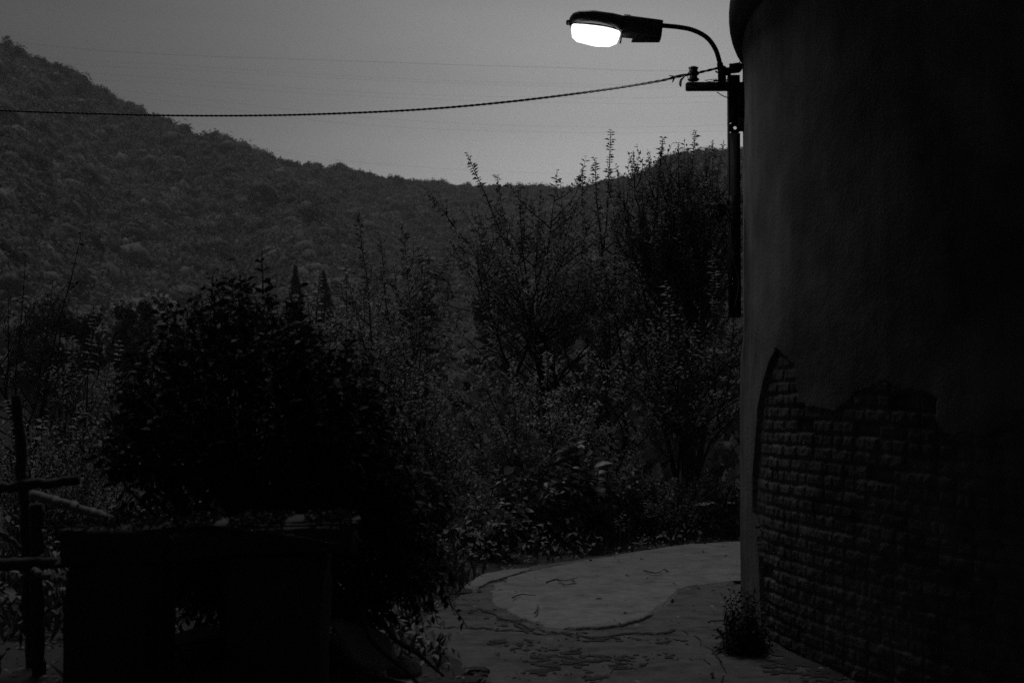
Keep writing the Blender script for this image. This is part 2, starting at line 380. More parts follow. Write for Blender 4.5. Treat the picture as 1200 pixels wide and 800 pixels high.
def ico(sub=1):
    import bmesh
    bm = bmesh.new(); bmesh.ops.create_icosphere(bm, subdivisions=sub, radius=1.0)
    v = np.array([x.co[:] for x in bm.verts]); f = np.array([[x.index for x in p.verts] for p in bm.faces]); bm.free(); return v, f
IV, IF = ico(2)
def crowns(cen, rad, ncards, csize, rg, tall=1.0, blob=True):
    """leafy crowns: lumpy inner blob + loose leaf clumps. cen (n,3) base-centre, rad (n)"""
    Vs, Fs, off = [], [], 0
    n = len(cen)
    if blob:
        nv = len(IV)
        ph = rg.random((n, 1, 3)) * 6.28
        ns = (np.sin(IV[None] * 2.7 + ph).sum(-1) * .12 + np.sin(IV[None] * 5.9 + ph[..., ::-1] * 2).sum(-1) * .07 + rg.normal(0, .05, (n, nv)))
        sc = rad[:, None, None] * np.array([.77, .77, .84 * tall])
        V = IV[None] * (1 + ns[..., None]) * sc + cen[:, None, :] + np.array([0, 0, 1.]) * (rad * .55 * tall)[:, None, None]
        Vs.append(V.reshape(-1, 3)); Fs.append((IF[None] + (np.arange(n) * nv)[:, None, None]).reshape(-1, 3)); off = n * nv
    m = n * ncards
    d = unit(rg.normal(size=(n, ncards, 3)) + [0, -.15, .35])
    d[..., 2] = np.where(d[..., 2] < -.35, -d[..., 2], d[..., 2])
    if not blob: ph = rg.random((n, 1, 3)) * 6.28
    lump = 1 + .13 * np.sin(d * 2.7 + ph).sum(-1) + .09 * np.sin(d * 5.9 + ph[..., ::-1] * 2).sum(-1) + rg.normal(0, .07, (n, ncards))
    p = cen[:, None, :] + d * (lump * rad[:, None])[..., None] * [.93, .93, .97 * tall] + np.array([0, 0, 1.]) * (rad * .55 * tall)[:, None, None]
    p = p.reshape(-1, 3); dd = d.reshape(-1, 3)
    nrm = unit(dd + rg.normal(0, .33, dd.shape)); t = unit(np.cross(nrm, rg.normal(size=dd.shape)))
    s = csize * (.6 + .9 * rg.random(m))[:, None]; b = np.cross(nrm, t)
    V = np.stack([p - t * s, p - b * s * .6, p + t * s, p + b * s * .6], 1).reshape(-1, 3)
    k = np.arange(m)[:, None] * 4 + off
    Vs.append(V); Fs.append(np.concatenate([k + [0, 1, 2], k + [0, 2, 3]]))
    return np.concatenate(Vs), np.concatenate(Fs)
hr = np.random.default_rng(3)
def forest(name, label, u0, u1, t0, t1, n, ncards, rmin, rmax, cs):
    u = hr.uniform(u0, u1, n); t = hr.uniform(t0, t1, n) ** .85
    t = np.clip(t, 0, 1.03)
    c = hill(u, t); r = hr.uniform(rmin, rmax, n) * (.75 + .6 * vnoise(u / 14., t * 40))
    big = hr.random(n) < .08; r[big] *= 1.12; r *= 1.12 - .4 * ss(.8, 1, t)
    V, Fc = crowns(c - [0, 0, 0.5], r, ncards, cs, hr, 1.1)
    o = mesh(name, V, [Fc], M['leaf_far'])
    return tag(o, label, 'forest', kind='stuff')
forest('hillside_forest', 'dense leafy forest covering the hillside below the ridge', -160, 900, .12, 1.03, 12500, 100, 2.7, 4.5, .5)
#@@NEXT
# ------------------------------------------------------------------ round tower
TB = thing('round_tower', 'round tower with stained plaster fallen off to bare brick beside the path', 'tower', (TC[0], TC[1], 0))
ang_view = math.atan2(-TC[1], -TC[0])          # direction from the tower centre to the camera
# arc coordinate s (m) measured from the silhouette seen from the camera, positive towards the right of the picture
Dc = np.hypot(*TC); acs = math.acos(TR / Dc); th_sil = ang_view - acs
def th_of(s): return th_sil + s / TR
def wall_pt(px, py):
    """(s, z) on the wall seen at photo pixel"""
    a = (px - 600) / F; b = (400 - py) / F
    dy = cos(PITCH) - b * sin(PITCH); dz = sin(PITCH) + b * cos(PITCH)
    d = np.array([a, dy]); A_ = d @ d; B_ = -2 * d @ TC; C_ = TC @ TC - TR * TR
    disc = B_ * B_ - 4 * A_ * C_
    t = (-B_ - math.sqrt(max(disc, 0))) / (2 * A_); p = d * t - TC
    th = math.atan2(p[1], p[0]); s = (th - th_sil) * TR
    s = (s + pi * TR) % (2 * pi * TR) - pi * TR
    return s, EYE + dz * t
left_px = [(905, 411), (898, 425), (891, 450), (886, 480), (883, 520), (880, 560), (880, 600), (884, 625), (887, 650), (888, 690), (890, 740)]
top_px = [(905, 411), (915, 418), (924, 432), (927, 458), (930, 474), (942, 477), (960, 474), (985, 477), (1000, 465), (1015, 456), (1032, 450), (1048, 460), (1075, 462), (1110, 472), (1190, 480)]
LP_ = np.array([wall_pt(*p) for p in left_px]); TP_ = np.array([wall_pt(*p) for p in top_px])
sf = np.concatenate([np.linspace(-1.2, -.1, 16, endpoint=False), np.arange(-.1, 3.6, .0085), np.linspace(3.6, 6.5, 60)])
sb = np.linspace(6.7, 2 * pi * TR - 1.2, 60)
s_all = np.concatenate([sf, sb]); zf = np.concatenate([np.arange(-.3, 2.25, .0085), np.linspace(2.26, 4.25, 70)])
S, Zz = np.meshgrid(s_all, zf)
left = np.interp(Zz, LP_[::-1, 1], LP_[::-1, 0]) + .025 * fbm(Zz * 6, Zz * 0, 3)
topz = np.interp(S, TP_[:, 0], TP_[:, 1]) + .05 * fbm(S * 4, S * 0 + 9, 4)
island = (fbm(S * 1.1 + 3.3, Zz * 1.3 + 7, 4) > .36) & (S > 2.3)            # bits of plaster still holding on
bare = (S > left) & (Zz < topz) & (S < 5.5) & ~island & (Zz > -.3)
bh, bw_ = .077, .235
row = np.floor((Zz + .012 * np.sin(S * 2.1)) / bh); zz = Zz + .012 * np.sin(S * 2.1) - row * bh
off = np.where(row % 2 == 0, 0, bw_ / 2) + .03 * (vnoise(row * 3.1, row * 0) - .5)
hdr = (row % 3 == 1) | ((row % 7 == 4) & (S < 1.5)); wd = np.where(hdr, bw_ / 2, bw_)
ci = np.floor((S + off) / wd); cs = S + off - ci * wd
hb = vnoise(ci * 7.3 + .5, row * 5.1 + .5)
jx = .006 + .006 * vnoise(S * 20, Zz * 20)
edge = np.minimum(np.minimum(cs, wd - cs), np.minimum(zz, bh - zz))
mort = ss(0.0, .014, edge - jx * .35)
wear = .25 + 1.2 * vnoise(S * 2.3 + 4, Zz * 2.6 + 9)
brick_h = -.004 + wear * (-.008 + .009 * mort + (hb - .5) * .011) + .010 * fbm(S * 18, Zz * 18, 4)
brick_h = np.where(hb < .09, brick_h - .02, brick_h)
pl = .040 + .009 * fbm(S * .9, Zz * .9, 3) + .003 * fbm(S * 9, Zz * 9, 4)
pl = pl - .016 * ss(.0, .5, S - left) * (1 - ss(2.0, 2.8, Zz))
step = (1 - ss(1.85, 2.0, Zz + .3 * fbm(S * .8, S * 0, 3))) * (1 - ss(.2, .8, S))
pl = pl + .016 * step - .018 - .010 * ss(1.3, 2.2, Zz)
hgt = np.where(bare, brick_h, pl)
crk = np.abs(S - left) < .007; hgt = np.where(crk & (Zz < LP_[0, 1] + .02), -.03, hgt)
RR = TR - .035 + hgt
TH = th_of(S)
WV = np.stack([TC[0] + RR * np.cos(TH), TC[1] + RR * np.sin(TH), Zz], -1)
a_, b_ = S.shape
i = np.arange(a_ - 1)[:, None] * b_; j = np.arange(b_)[None, :]; j2 = (j + 1) % b_
q = np.stack([i + j, i + j2, i + b_ + j2, i + b_ + j], -1).reshape(-1, 4)
fm = (bare[:-1, :] & np.roll(bare, -1, 1)[:-1, :]).reshape(-1).astype(int)
mesh('wall', local(WV.reshape(-1, 3), TB), [q], [M['plaster'], M['brick']], TB, smooth=True, fmat=fm)
def lathe(name, prof, m, parent, k=260):
    th = np.arange(k) * 2 * pi / k; prof = np.array(prof)
    V = np.stack([prof[:, None, 0] * np.cos(th), prof[:, None, 0] * np.sin(th), prof[:, None, 1] + 0 * th], -1)
    n = len(prof); i = np.arange(n - 1)[:, None] * k; j = np.arange(k)[None, :]; j2 = (j + 1) % k
    q = np.stack([i + j, i + j2, i + k + j2, i + k + j], -1).reshape(-1, 4)
    return mesh(name, V.reshape(-1, 3), [q], m, parent, smooth=True)
ZR = P(875, 54, 10.2)[2]
rimp = [(TR - .08, ZR + .01)] + [(TR - .03 + .10 * sin(a) ** .8 if sin(a) > 0 else TR - .03, ZR + .19 - .19 * cos(a)) for a in np.linspace(0.02, pi - .02, 14)] + [(TR - .1, ZR + .39), (TR - .5, ZR + .43)]
lathe('roof_rim', rimp, M['masonry'], TB)
lathe('roof', [(TR - .5, ZR + .44), (TR - 1.5, ZR + .8), (.02, ZR + 1.9)], M['masonry'], TB, 90)

# ------------------------------------------------------------------ street lamp on its steel post
LY = 9.9
def pp(px, py, y=LY): return P(px, py, y)
mtop = pp(861, 88); mbot = pp(864, 372)
SL = thing('street_lamp', 'glowing street lamp on curved pipe arm bolted to steel post at the tower', 'street lamp', (mbot[0], LY, 0))
pm = MB()
zt, zb = mtop[2], mbot[2]; xm = mtop[0]
# steel channel with a real drilled hole: built from strips round the hole
hz = pp(861, 150)[2]; hw = .012; W = .036
ko = np.arange(16) * pi / 8 + pi / 16; ring_in = np.c_[np.cos(ko), np.sin(ko)] * hw; sq = np.c_[np.cos(ko), np.sin(ko)]; sq = sq / np.abs(sq).max(1)[:, None] * W
for yy_ in (LY - .004, LY + .004):
    V_ = np.array([[xm + v[0], yy_, hz + v[1]] for v in np.r_[ring_in, sq]]); pm.add(V_, [[[a, (a + 1) % 16, 16 + (a + 1) % 16, 16 + a] for a in range(16)]])
for (x0, x1, z0, z1) in ((-W, W, zb, hz - W), (-W, W, hz + W, zt)):
    pm.box(((x0 + x1) / 2 + xm, LY, (z0 + z1) / 2), (x1 - x0, .008, z1 - z0))
pm.box((xm - W - .004, LY + .03, (zb + zt) / 2), (.008, .07, zt - zb)); 
pm.build('post', M['metal'], SL)
cv = MB(); p0, p1 = pp(858, 230), pp(858, 356)
cv.tube([[xm - .02, LY - .02, p0[2]], [xm - .022, LY - .02, (p0[2] + p1[2]) / 2], [xm - .02, LY - .02, p1[2]]], .023, 12); cv.build('cable_conduit', M['metal'], SL, True)
ca = MB(); a = pp(803, 103); b = pp(874, 103)
ca.box(((a[0] + b[0]) / 2, LY - .03, a[2]), (b[0] - a[0], .05, .055), bev=.006); ca.box(((a[0] + b[0]) / 2, LY - .06, a[2] + .02), (b[0] - a[0] - .01, .04, .008))
cao = ca.build('cross_arm', M['metal'], SL)
for (y0, y1) in ((97, 120), (138, 153)):
    bk = MB(); t0, t1 = pp(868, y0), pp(868, y1); bk.box((xm + .07, LY + .02, (t0[2] + t1[2]) / 2), (.10, .06, t0[2] - t1[2]), bev=.004)
    bk.build('wall_bracket', M['metal'], SL)
bk = MB(); t0, t1 = pp(868, 120), pp(868, 138); bk.box((xm + .062, LY + .035, (t0[2] + t1[2]) / 2), (.05, .012, t0[2] - t1[2] + .01)); bk.build('bracket_plate', M['metal'], SL)
bxm = MB(); c = pp(862, 80); bxm.box(c, (.085, .09, .06), roty(-.12), .012); bxm.box(pp(852, 84), (.06, .05, .05), roty(.2), .008)
bxm.tube([pp(866, 74), pp(870, 70), pp(869, 66)], .004, 6); bxm.build('junction_box', M['metal'], SL)
cl = MB(); cl.box(pp(846, 88), (.05, .07, .12), None, .008)
for yy in (80, 94): cl.tube([pp(836, yy + 1), pp(852, yy)], .006, 8)
cl.build('pipe_clamp', M['metal'], SL)
for (sx_, sy_, sr_) in ((839, 84, .006), (856, 76, .01), (868, 76, .012), (850, 97, .012), (872, 82, .008)):
    cb2 = MB(); cb2.tube([pp(sx_, sy_, LY - .05), pp(sx_ + 1.5, sy_ + 1, LY + .03)], sr_, 8); cb2.build('bolt', M['metal'], SL)
pipe = [pp(846, 98), pp(845, 84), pp(843, 72), pp(838, 57), pp(828, 44), pp(812, 35.5), pp(795, 32), pp(774, 30)]
pmb = MB(); pmb.tube(smooth_line(pipe, 6), .0165, 14); pmb.tube([pp(845, 84), pp(843.5, 74)], .022, 14); pmb.build('arm_pipe', M['metal'], SL, True)
# luminaire: loft of sections along its axis (left end = front)
e0, e1 = pp(667, 25), pp(775, 37); ax = unit(e1 - e0); Ln = np.linalg.norm(e1 - e0); upv = unit(np.cross(np.cross(ax, [0, 0, 1.]), ax)) * 1.0; side = np.cross(ax, upv)
def loft(secs, k=20, name='', m=None, cap=True, smooth=True):
    V = []; 
    for (t, hw_, zb_, zt_, ex) in secs:
        for q_ in range(k):
            th = 2 * pi * q_ / k; cx, sz = cos(th), sin(th)
            fx = abs(cx) ** ex * np.sign(cx) * hw_; fz = abs(sz) ** ex * np.sign(sz)
            z = (zb_ + zt_) / 2 + fz * (zt_ - zb_) / 2
            V.append(e0 + ax * t + side * fx + upv * z)
    n = len(secs); i = np.arange(n - 1)[:, None] * k; j = np.arange(k)[None, :]; j2 = (j + 1) % k
    mb = MB(); mb.add(V, [np.stack([i + j, i + j2, i + k + j2, i + k + j], -1).reshape(-1, 4), [list(range(k))[::-1], list(range((n - 1) * k, n * k))]])
    return mb.build(name, m, SL, smooth)
px_ = LY / F
loft([(0, .03, -4 * px_, 4 * px_, .8), (.02, .09, -5 * px_, 8 * px_, .7), (.06, .125, -5 * px_, 11 * px_, .65), (.16, .14, -5 * px_, 12.5 * px_, .6), (.30, .135, -6 * px_, 12 * px_, .6),
      (.37, .10, -9 * px_, 11.5 * px_, .55)], 24, 'lamp_hood', M['lampgrey'])
loft([(.355, .085, -9.5 * px_, 11 * px_, .4), (.38, .09, -10 * px_, 12 * px_, .3), (.60, .08, -10 * px_, 11.5 * px_, .3), (Ln, .07, -10 * px_, 11.5 * px_, .3)], 24, 'gear_housing', M['lampgrey'], smooth=False)
st = MB(); st.box(e0 + ax * .55 - upv * .075, (.20, .09, .012), None, .004); st.build('access_door', M['lampgrey'], SL); st = MB(); st.box(e0 + ax * .40 + upv * .078, (.05, .06, .014), roty(.11), .004); st.build('hinge', M['lampgrey'], SL); st = MB(); st.box(e0 + ax * -.005 - upv * .01, (.03, .05, .03), None, .006); st.build('latch', M['lampgrey'], SL)
gm = bpy.data.materials.new('lamp_glass_glow'); gm.use_nodes = True; gb = gm.node_tree.nodes['Principled BSDF']
gb.inputs['Base Color'].default_value = (.8, .8, .8, 1); gb.inputs['Emission Color'].default_value = (1, 1, 1, 1); gb.inputs['Emission Strength'].default_value = 2.0; gb.inputs['Roughness'].default_value = .3
loft([(.022, .05, -9 * px_, -4.6 * px_, .8), (.035, .10, -17 * px_, -4.6 * px_, .7), (.07, .12, -21 * px_, -4.6 * px_, .65), (.20, .125, -24 * px_, -4.6 * px_, .62), (.30, .115, -23 * px_, -5 * px_, .62), (.35, .085, -19 * px_, -6.5 * px_, .7), (.362, .06, -12 * px_, -8 * px_, .8)], 24, 'glass_bowl', gm)
al = bpy.data.lights.new('bulb', 'AREA'); al.shape = 'ELLIPSE'; al.size = .2; al.size_y = .13; al.energy = 7.0; alo = bpy.data.objects.new('bulb', al); COL.objects.link(alo)
alo.parent = SL; alo.location = local([e0 + ax * .19 - upv * .149], SL)[0]; alo.rotation_euler = (0, .11, 0)
rimr = MB(); ring = [e0 + ax * (.19 + .178 * cos(t_)) + side * .128 * sin(t_) - upv * (5.2 + .8 * (1 + cos(t_))) * px_ for t_ in np.linspace(0, 2 * pi, 40)]
rimr.tube(ring, .006, 6); rimr.tube([e0 + ax * (.362 + .01) + side * .09 * a2 - upv * (9 + 10 * (1 - abs(a2))) * px_ for a2 in np.linspace(-1, 1, 9)], .007, 6); rimr.build('glass_rim', M['lampgrey'], SL)
# insulator on the cross arm
ins = MB(); c = pp(812, 96); zs = [0, .01, .02, .035, .045, .055, .07, .08, .092, .1]; rs = [.035, .042, .03, .026, .04, .042, .028, .03, .036, .02]
ins.tube([c + [0, -.03, z_] for z_ in zs], rs, 16); ins.build('insulator', M['ceramic'], SL, True)
tw = MB(); tw.tube([pp(784, 88.5), pp(790, 90), pp(798, 88.5), pp(806, 87), pp(806, 92)], [.003, .006, .009, .005, .003], 6)
tw.tube([pp(802, 90), pp(798, 94), pp(797, 101), pp(796, 96)], [.004, .009, .011, .004], 6); tw.tube([pp(792, 89), pp(789, 94), pp(788, 97)], [.003, .006, .003], 6)
tw.build('cable_grip', M['rubber'], SL); tw = MB(); tw.tube(smooth_line([pp(826, 94), pp(832, 96), pp(840, 93), pp(828, 94)], 5), .0022, 5); tw.build('wire_tail', M['rubber'], SL); tw = MB(); tw.tube(smooth_line([pp(840, 108), pp(848, 113), pp(858, 116)], 5), .0035, 5)
tw.build('wire_tail', M['rubber'], SL)

# ------------------------------------------------------------------ cables
def twist(pts, r, n=14, turns=5.0):
    s = smooth_line(pts, n); mb = MB(); dl = np.r_[0, np.cumsum(np.linalg.norm(np.diff(s, axis=0), axis=1))]
    return s, dl
cp = [P(845, 79, 9.9), P(820, 85, 9.88), P(790, 91, 9.86), P(770, 95.5, 9.9), P(700, 106.5, 10.2), P(600, 119, 10.6), P(500, 128, 11), P(400, 133, 11.5), P(305, 135.5, 12), P(200, 135.5, 12.5), P(100, 133, 13), P(0, 129.5, 13.5), P(-150, 121, 14.2), P(-400, 105, 15.5), P(-800, 70, 17.5)]
s = smooth_line(cp, 60); dl = np.r_[0, np.cumsum(np.linalg.norm(np.diff(s, axis=0), axis=1))]
mb = MB()
for k in range(2):
    ph = dl * 2 * pi / .11 + k * pi
    mb.tube(s + np.stack([0 * ph, np.cos(ph), np.sin(ph)], -1) * .0036, .0062, 6)
o = mb.build('power_cable', M['rubber'], None, True); tag(o, 'thick twisted black cable sagging from the street lamp post across the sky', 'cable')
# faint transmission lines far off
far = [[(0, 48), (180, 63), (420, 72), (640, 79), (870, 82)], [(0, 62), (200, 76), (420, 90), (640, 98), (870, 97)], [(0, 68), (220, 82), (420, 93), (640, 101), (870, 101)],
       [(0, 76), (200, 92), (420, 108), (640, 114), (870, 112)], [(0, 84), (200, 98), (420, 113), (640, 120), (870, 119)], [(0, 92), (200, 112), (420, 137), (640, 148), (870, 146)],
       [(0, 98), (220, 122), (420, 146), (640, 155), (870, 153)], [(0, 118), (260, 165), (420, 190), (640, 203), (870, 203)]]
nm = ['topmost of the faint far power lines high above the street lamp cable', 'second faint far power line down, above the street lamp cable', 'third faint far power line down, close under the second', 'fourth faint far power line down, crossing the street lamp cable',
      'fifth faint far power line down, close under the fourth', 'sixth faint far power line down, below the street lamp cable', 'seventh faint far power line down, close under the sixth', 'lowest faint far power line, just above the hill ridge']
for n_, pl_ in enumerate(far):
    mb = MB(); pts = [P(a_, b_, 330) for a_, b_ in [(-700, pl_[0][1] - 75)] + pl_ + [(1500, pl_[-1][1] - 25)]]
    mb.tube(smooth_line(pts, 12), .010 if n_ else .018, 4); o = mb.build('power_line', M['rubber'])
    tag(o, nm[n_], 'power line', 'faint far power lines')

# ------------------------------------------------------------------ evening haze
hm = bpy.data.materials.new('haze'); hm.use_nodes = True; t = hm.node_tree; t.nodes.clear()
vo = t.nodes.new('ShaderNodeVolumePrincipled'); vo.inputs['Density'].default_value = 0.0003; vo.inputs['Color'].default_value = (.9, .9, .9, 1); vo.inputs['Anisotropy'].default_value = 0.3
om = t.nodes.new('ShaderNodeOutputMaterial'); t.links.new(vo.outputs[0], om.inputs['Volume'])
hb_ = MB(); hb_.box((0, 0, 105), (2700, 2700, 290)); o = hb_.build('haze', hm); tag(o, 'thin evening haze filling the valley', 'haze', kind='stuff')

# ------------------------------------------------------------------ trees and shrubs
def bez(p0, p1, bow, n=9, rg=rng, wob=.03):
    p0 = np.asarray(p0, float); p1 = np.asarray(p1, float); c = (p0 + p1) / 2 + np.asarray(bow)
    t = np.linspace(0, 1, n)[:, None]; s = (1 - t) ** 2 * p0 + 2 * t * (1 - t) * c + t * t * p1
    w_ = rg.normal(0, wob, s.shape); w_[0] = 0; w_[-1] = 0; return s + w_ * (4 * t * (1 - t))
def shoot(p, d, ln, n, up, wob, rg):
    d = unit(np.asarray(d, float)); out = [np.array(p, float)]; st = ln / (n - 1)
    for _ in range(n - 1):
        d = unit(d + np.array([0, 0, up]) + rg.normal(0, wob, 3)); out.append(out[-1] + d * st)
    return np.array(out)
def at_t(pl_, t):
    f = t * (len(pl_) - 1); i = min(int(f), len(pl_) - 2); a = f - i
    return pl_[i] * (1 - a) + pl_[i + 1] * a, unit(pl_[i + 1] - pl_[i])
class LeafBag:
    def __init__(s): s.c = []; s.d = []; s.n = []; s.l = []; s.w = []
    def twig(s, pl_, gap, ln, wr, rg, t0=.1, pair=False, droop=0.0, spread=.9):
        L_ = np.linalg.norm(np.diff(pl_, axis=0), axis=1).sum(); k = max(2, int(L_ * (1 - t0) / gap))
        t = np.linspace(t0, 1, k); idx = t * (len(pl_) - 1); i = np.minimum(idx.astype(int), len(pl_) - 2); a = (idx - i)[:, None]
        c = pl_[i] * (1 - a) + pl_[i + 1] * a; tg = unit(pl_[i + 1] - pl_[i])
        r = unit(np.cross(tg, rg.normal(size=tg.shape)))
        reps = (1, -1) if pair else (1,)
        for sg in reps:
            d = tg * .55 + r * spread * sg; d[:, 2] -= droop
            s.c.append(c); s.d.append(d); s.n.append(unit(rg.normal(0, .5, d.shape) + [0, 0, .9])); l = ln * rg.uniform(.6, 1.25, k) * np.where(t > .93, .7, 1); s.l.append(l); s.w.append(l * wr)
    def arr(s): return [np.concatenate(x) for x in (s.c, s.d, s.n, s.l, s.w)]
def woody(name, label, cat, base, tips, seed, leaf=(.06, .55), leafm='leaf_mid', r0=.035, nb=12, bl=.9, nt=7, tl=.32, gap=.035, bow=.15, dens0=.25, group=None, droop=0., pair=False, up=.12, trunk=None, tlen=1.0, kind_b='branches', kind_l='foliage', sub=True, detailed=False, spread=.9):
    """stems from base to each tip, side branches, leafy twigs"""
    rg = np.random.default_rng(seed); base = np.asarray(base, float)
    T_ = thing(name, label, cat, tuple(base), group)
    wb = MB(); lb = LeafBag()
    stems = []
    for q_, tip in enumerate(tips):
        tip = np.asarray(tip, float); H = np.linalg.norm(tip - base)
        s0_ = base + rg.normal(0, .05, 3) * [1, 1, 0]; sc_ = 1.0
        if q_ >= 2 and H > 2.0:                       # fork off one of the earlier stems
            s0_, _ = at_t(stems[rg.integers(0, len(stems))], rg.uniform(.05, .34)); sc_ = .7
        st_ = bez(s0_, tip, [rg.normal(0, bow), rg.normal(0, bow), -H * .06 if trunk is None else 0], 12, rg, .03)
        rr_ = np.linspace(1, .12, 12) * r0 * rg.uniform(.7, 1.1) * sc_; stems.append(st_)
        wb.tube(st_, rr_, 6)
        lb.twig(st_[-3:], gap * .7, leaf[0] * 1.25, leaf[1] * 1.1, rg, 0, True, .3, spread)
        for k in range(nb):
            t = rg.uniform(dens0, .88); p, tg = at_t(st_, t)
            h = rg.uniform(0, 2 * pi); o_ = unit(np.array([cos(h), sin(h), .1])); ln = bl * (1.15 - t) * rg.uniform(.6, 1.2)
            br = shoot(p, tg * .45 + o_ * .95, ln, 7, up, .16, rg)
            wb.tube(br, np.linspace(.38, .1, 7) * r0 * (1.1 - t * .6), 4, False)
            lb.twig(br[3:], gap, leaf[0], leaf[1], rg, 0, pair, droop, spread)
            for k2 in range(max(1, int(nt * (1.45 - t * 1.25)))):
                t2 = rg.uniform(.2, .95); p2, tg2 = at_t(br, t2); o2 = unit(rg.normal(size=3) + [0, 0, .3])
                tw_ = shoot(p2, tg2 * .7 + o2 * .8, tl * rg.uniform(.5, 1.2), 5, up * 1.3, .12, rg)
                wb.tube(tw_, [.004, .0035, .003, .0025, .002], 3, False)
                lb.twig(tw_, gap, leaf[0], leaf[1], rg, .15, pair, droop, spread)
    wb.build(kind_b, M['bark'], T_)
    leafmesh(kind_l, lb.arr(), M[leafm], T_, detailed)
    return T_
def gp(px, Y, dz=0):
    x = (px - 600) / F * Y; return np.array([x, Y, float(ground_z(x, Y)) - .05 + dz])
# slender many-stemmed trees beyond the road
woody('young_tree', 'slender leafy young tree with long bare shoots reaching above the ridge, left of centre', 'tree', gp(690, 17.5),
      [P(547, 180, 17.6), P(582, 206, 18.4), P(500, 220, 17), P(538, 240, 17.4), P(610, 218, 17.8), P(635, 222, 18), P(560, 262, 16.8), P(653, 200, 17.4), P(600, 300, 16.8)], 21, (.065, .55), r0=.04, nb=14, bl=1.8, nt=7, gap=.045, bow=.35, dens0=.28, pair=True, tl=.34, up=.07)
woody('young_tree', 'young forked tree with the tallest leafy shoot, standing between two bushy trees', 'tree', gp(715, 18.5),
      [P(716, 153, 18.6), P(697, 186, 18.4), P(683, 198, 18.8), P(742, 200, 18.7), P(728, 230, 18.2), P(660, 240, 18.9), P(700, 280, 18)], 22, (.065, .55), r0=.045, nb=12, bl=1.6, nt=7, gap=.045, bow=.3, dens0=.3, pair=True, tl=.34, up=.08)
woody('bushy_tree', 'dense bushy tree with upright twigs just left of the lamp post', 'tree', gp(808, 17.5),
      [P(777, 162, 17.5), P(815, 154, 17.7), P(795, 168, 17.2), P(835, 166, 17.9), P(848, 166, 17.3), P(760, 186, 17.8), P(742, 178, 17.4), P(725, 215, 17.7), P(866, 190, 17.6), P(800, 230, 17), P(775, 250, 17), P(768, 192, 17.4), P(786, 182, 17.9), P(806, 176, 17.1), P(826, 178, 17.5), P(842, 190, 17.8), P(752, 214, 17.2)], 23, (.06, .5), r0=.04, nb=20, bl=1.3, nt=8, gap=.034, bow=.2, dens0=.2, up=.2, tl=.34)
woody('young_tree', 'spindly sapling rising from shadow between round bush and slender tree', 'tree', gp(475, 16.5),
      [P(420, 245, 16.5), P(445, 275, 16.8), P(500, 290, 16.4), P(400, 300, 16.6), P(470, 262, 16.2), P(525, 300, 16.4)], 24, (.075, .52), r0=.025, nb=15, bl=1.2, nt=8, gap=.042, bow=.3, dens0=.3, tl=.34, up=.06)
woody('bushy_tree', 'bushy tree with fine light leaves behind the large dark bush', 'tree', gp(400, 19),
      [P(375, 318, 19), P(405, 305, 19.2), P(430, 315, 18.8), P(360, 345, 19), P(450, 335, 19.3), P(395, 350, 18.4), P(345, 380, 19), P(420, 370, 18.4)], 25, (.06, .5), 'leaf_pale', r0=.04, nb=16, bl=.9, nt=9, gap=.03, bow=.2, dens0=.4, tl=.3)
woody('thin_tree', 'thin dark tree with bare crossing stems near the tower wall', 'tree', gp(805, 15.9),
      [P(835, 300, 16), P(780, 330, 15.9), P(745, 380, 16.2), P(860, 350, 16.2), P(815, 380, 15.6)], 26, (.06, .5), 'leaf_mid', r0=.04, nb=14, bl=1.1, nt=7, gap=.045, bow=.25, dens0=.25)
woody('spreading_shrub', 'wide shrub with tiers of small pale leaves beside the road', 'shrub', gp(655, 15.6),
      [P(530, 455, 15.2), P(560, 430, 15.5), P(600, 425, 15.5), P(640, 412, 15.6), P(690, 408, 15.8), P(735, 440, 15.7), P(520, 500, 15.2), P(760, 480, 15.5), P(700, 470, 15.2), P(580, 490, 15.1), P(640, 470, 15), P(750, 530, 15.3), P(540, 560, 15.1), P(505, 470, 15.6)],
      27, (.055, .52), 'leaf_pale', r0=.025, nb=15, bl=.55, nt=8, gap=.028, bow=.1, dens0=.25, up=-.02, tl=.24, droop=.15)
woody('low_shrub', 'low shrub of fine leaves at road edge below pale tiered shrub, right side', 'shrub', gp(740, 15.0),
      [P(700, 560, 14.9), P(740, 545, 15), P(790, 560, 15), P(830, 555, 15.2), P(765, 590, 14.8), P(860, 560, 15.4), P(815, 590, 15)], 28, (.05, .5), 'leaf_mid', r0=.015, nb=12, bl=.4, nt=6, gap=.03, bow=.05, dens0=.1, tl=.2)
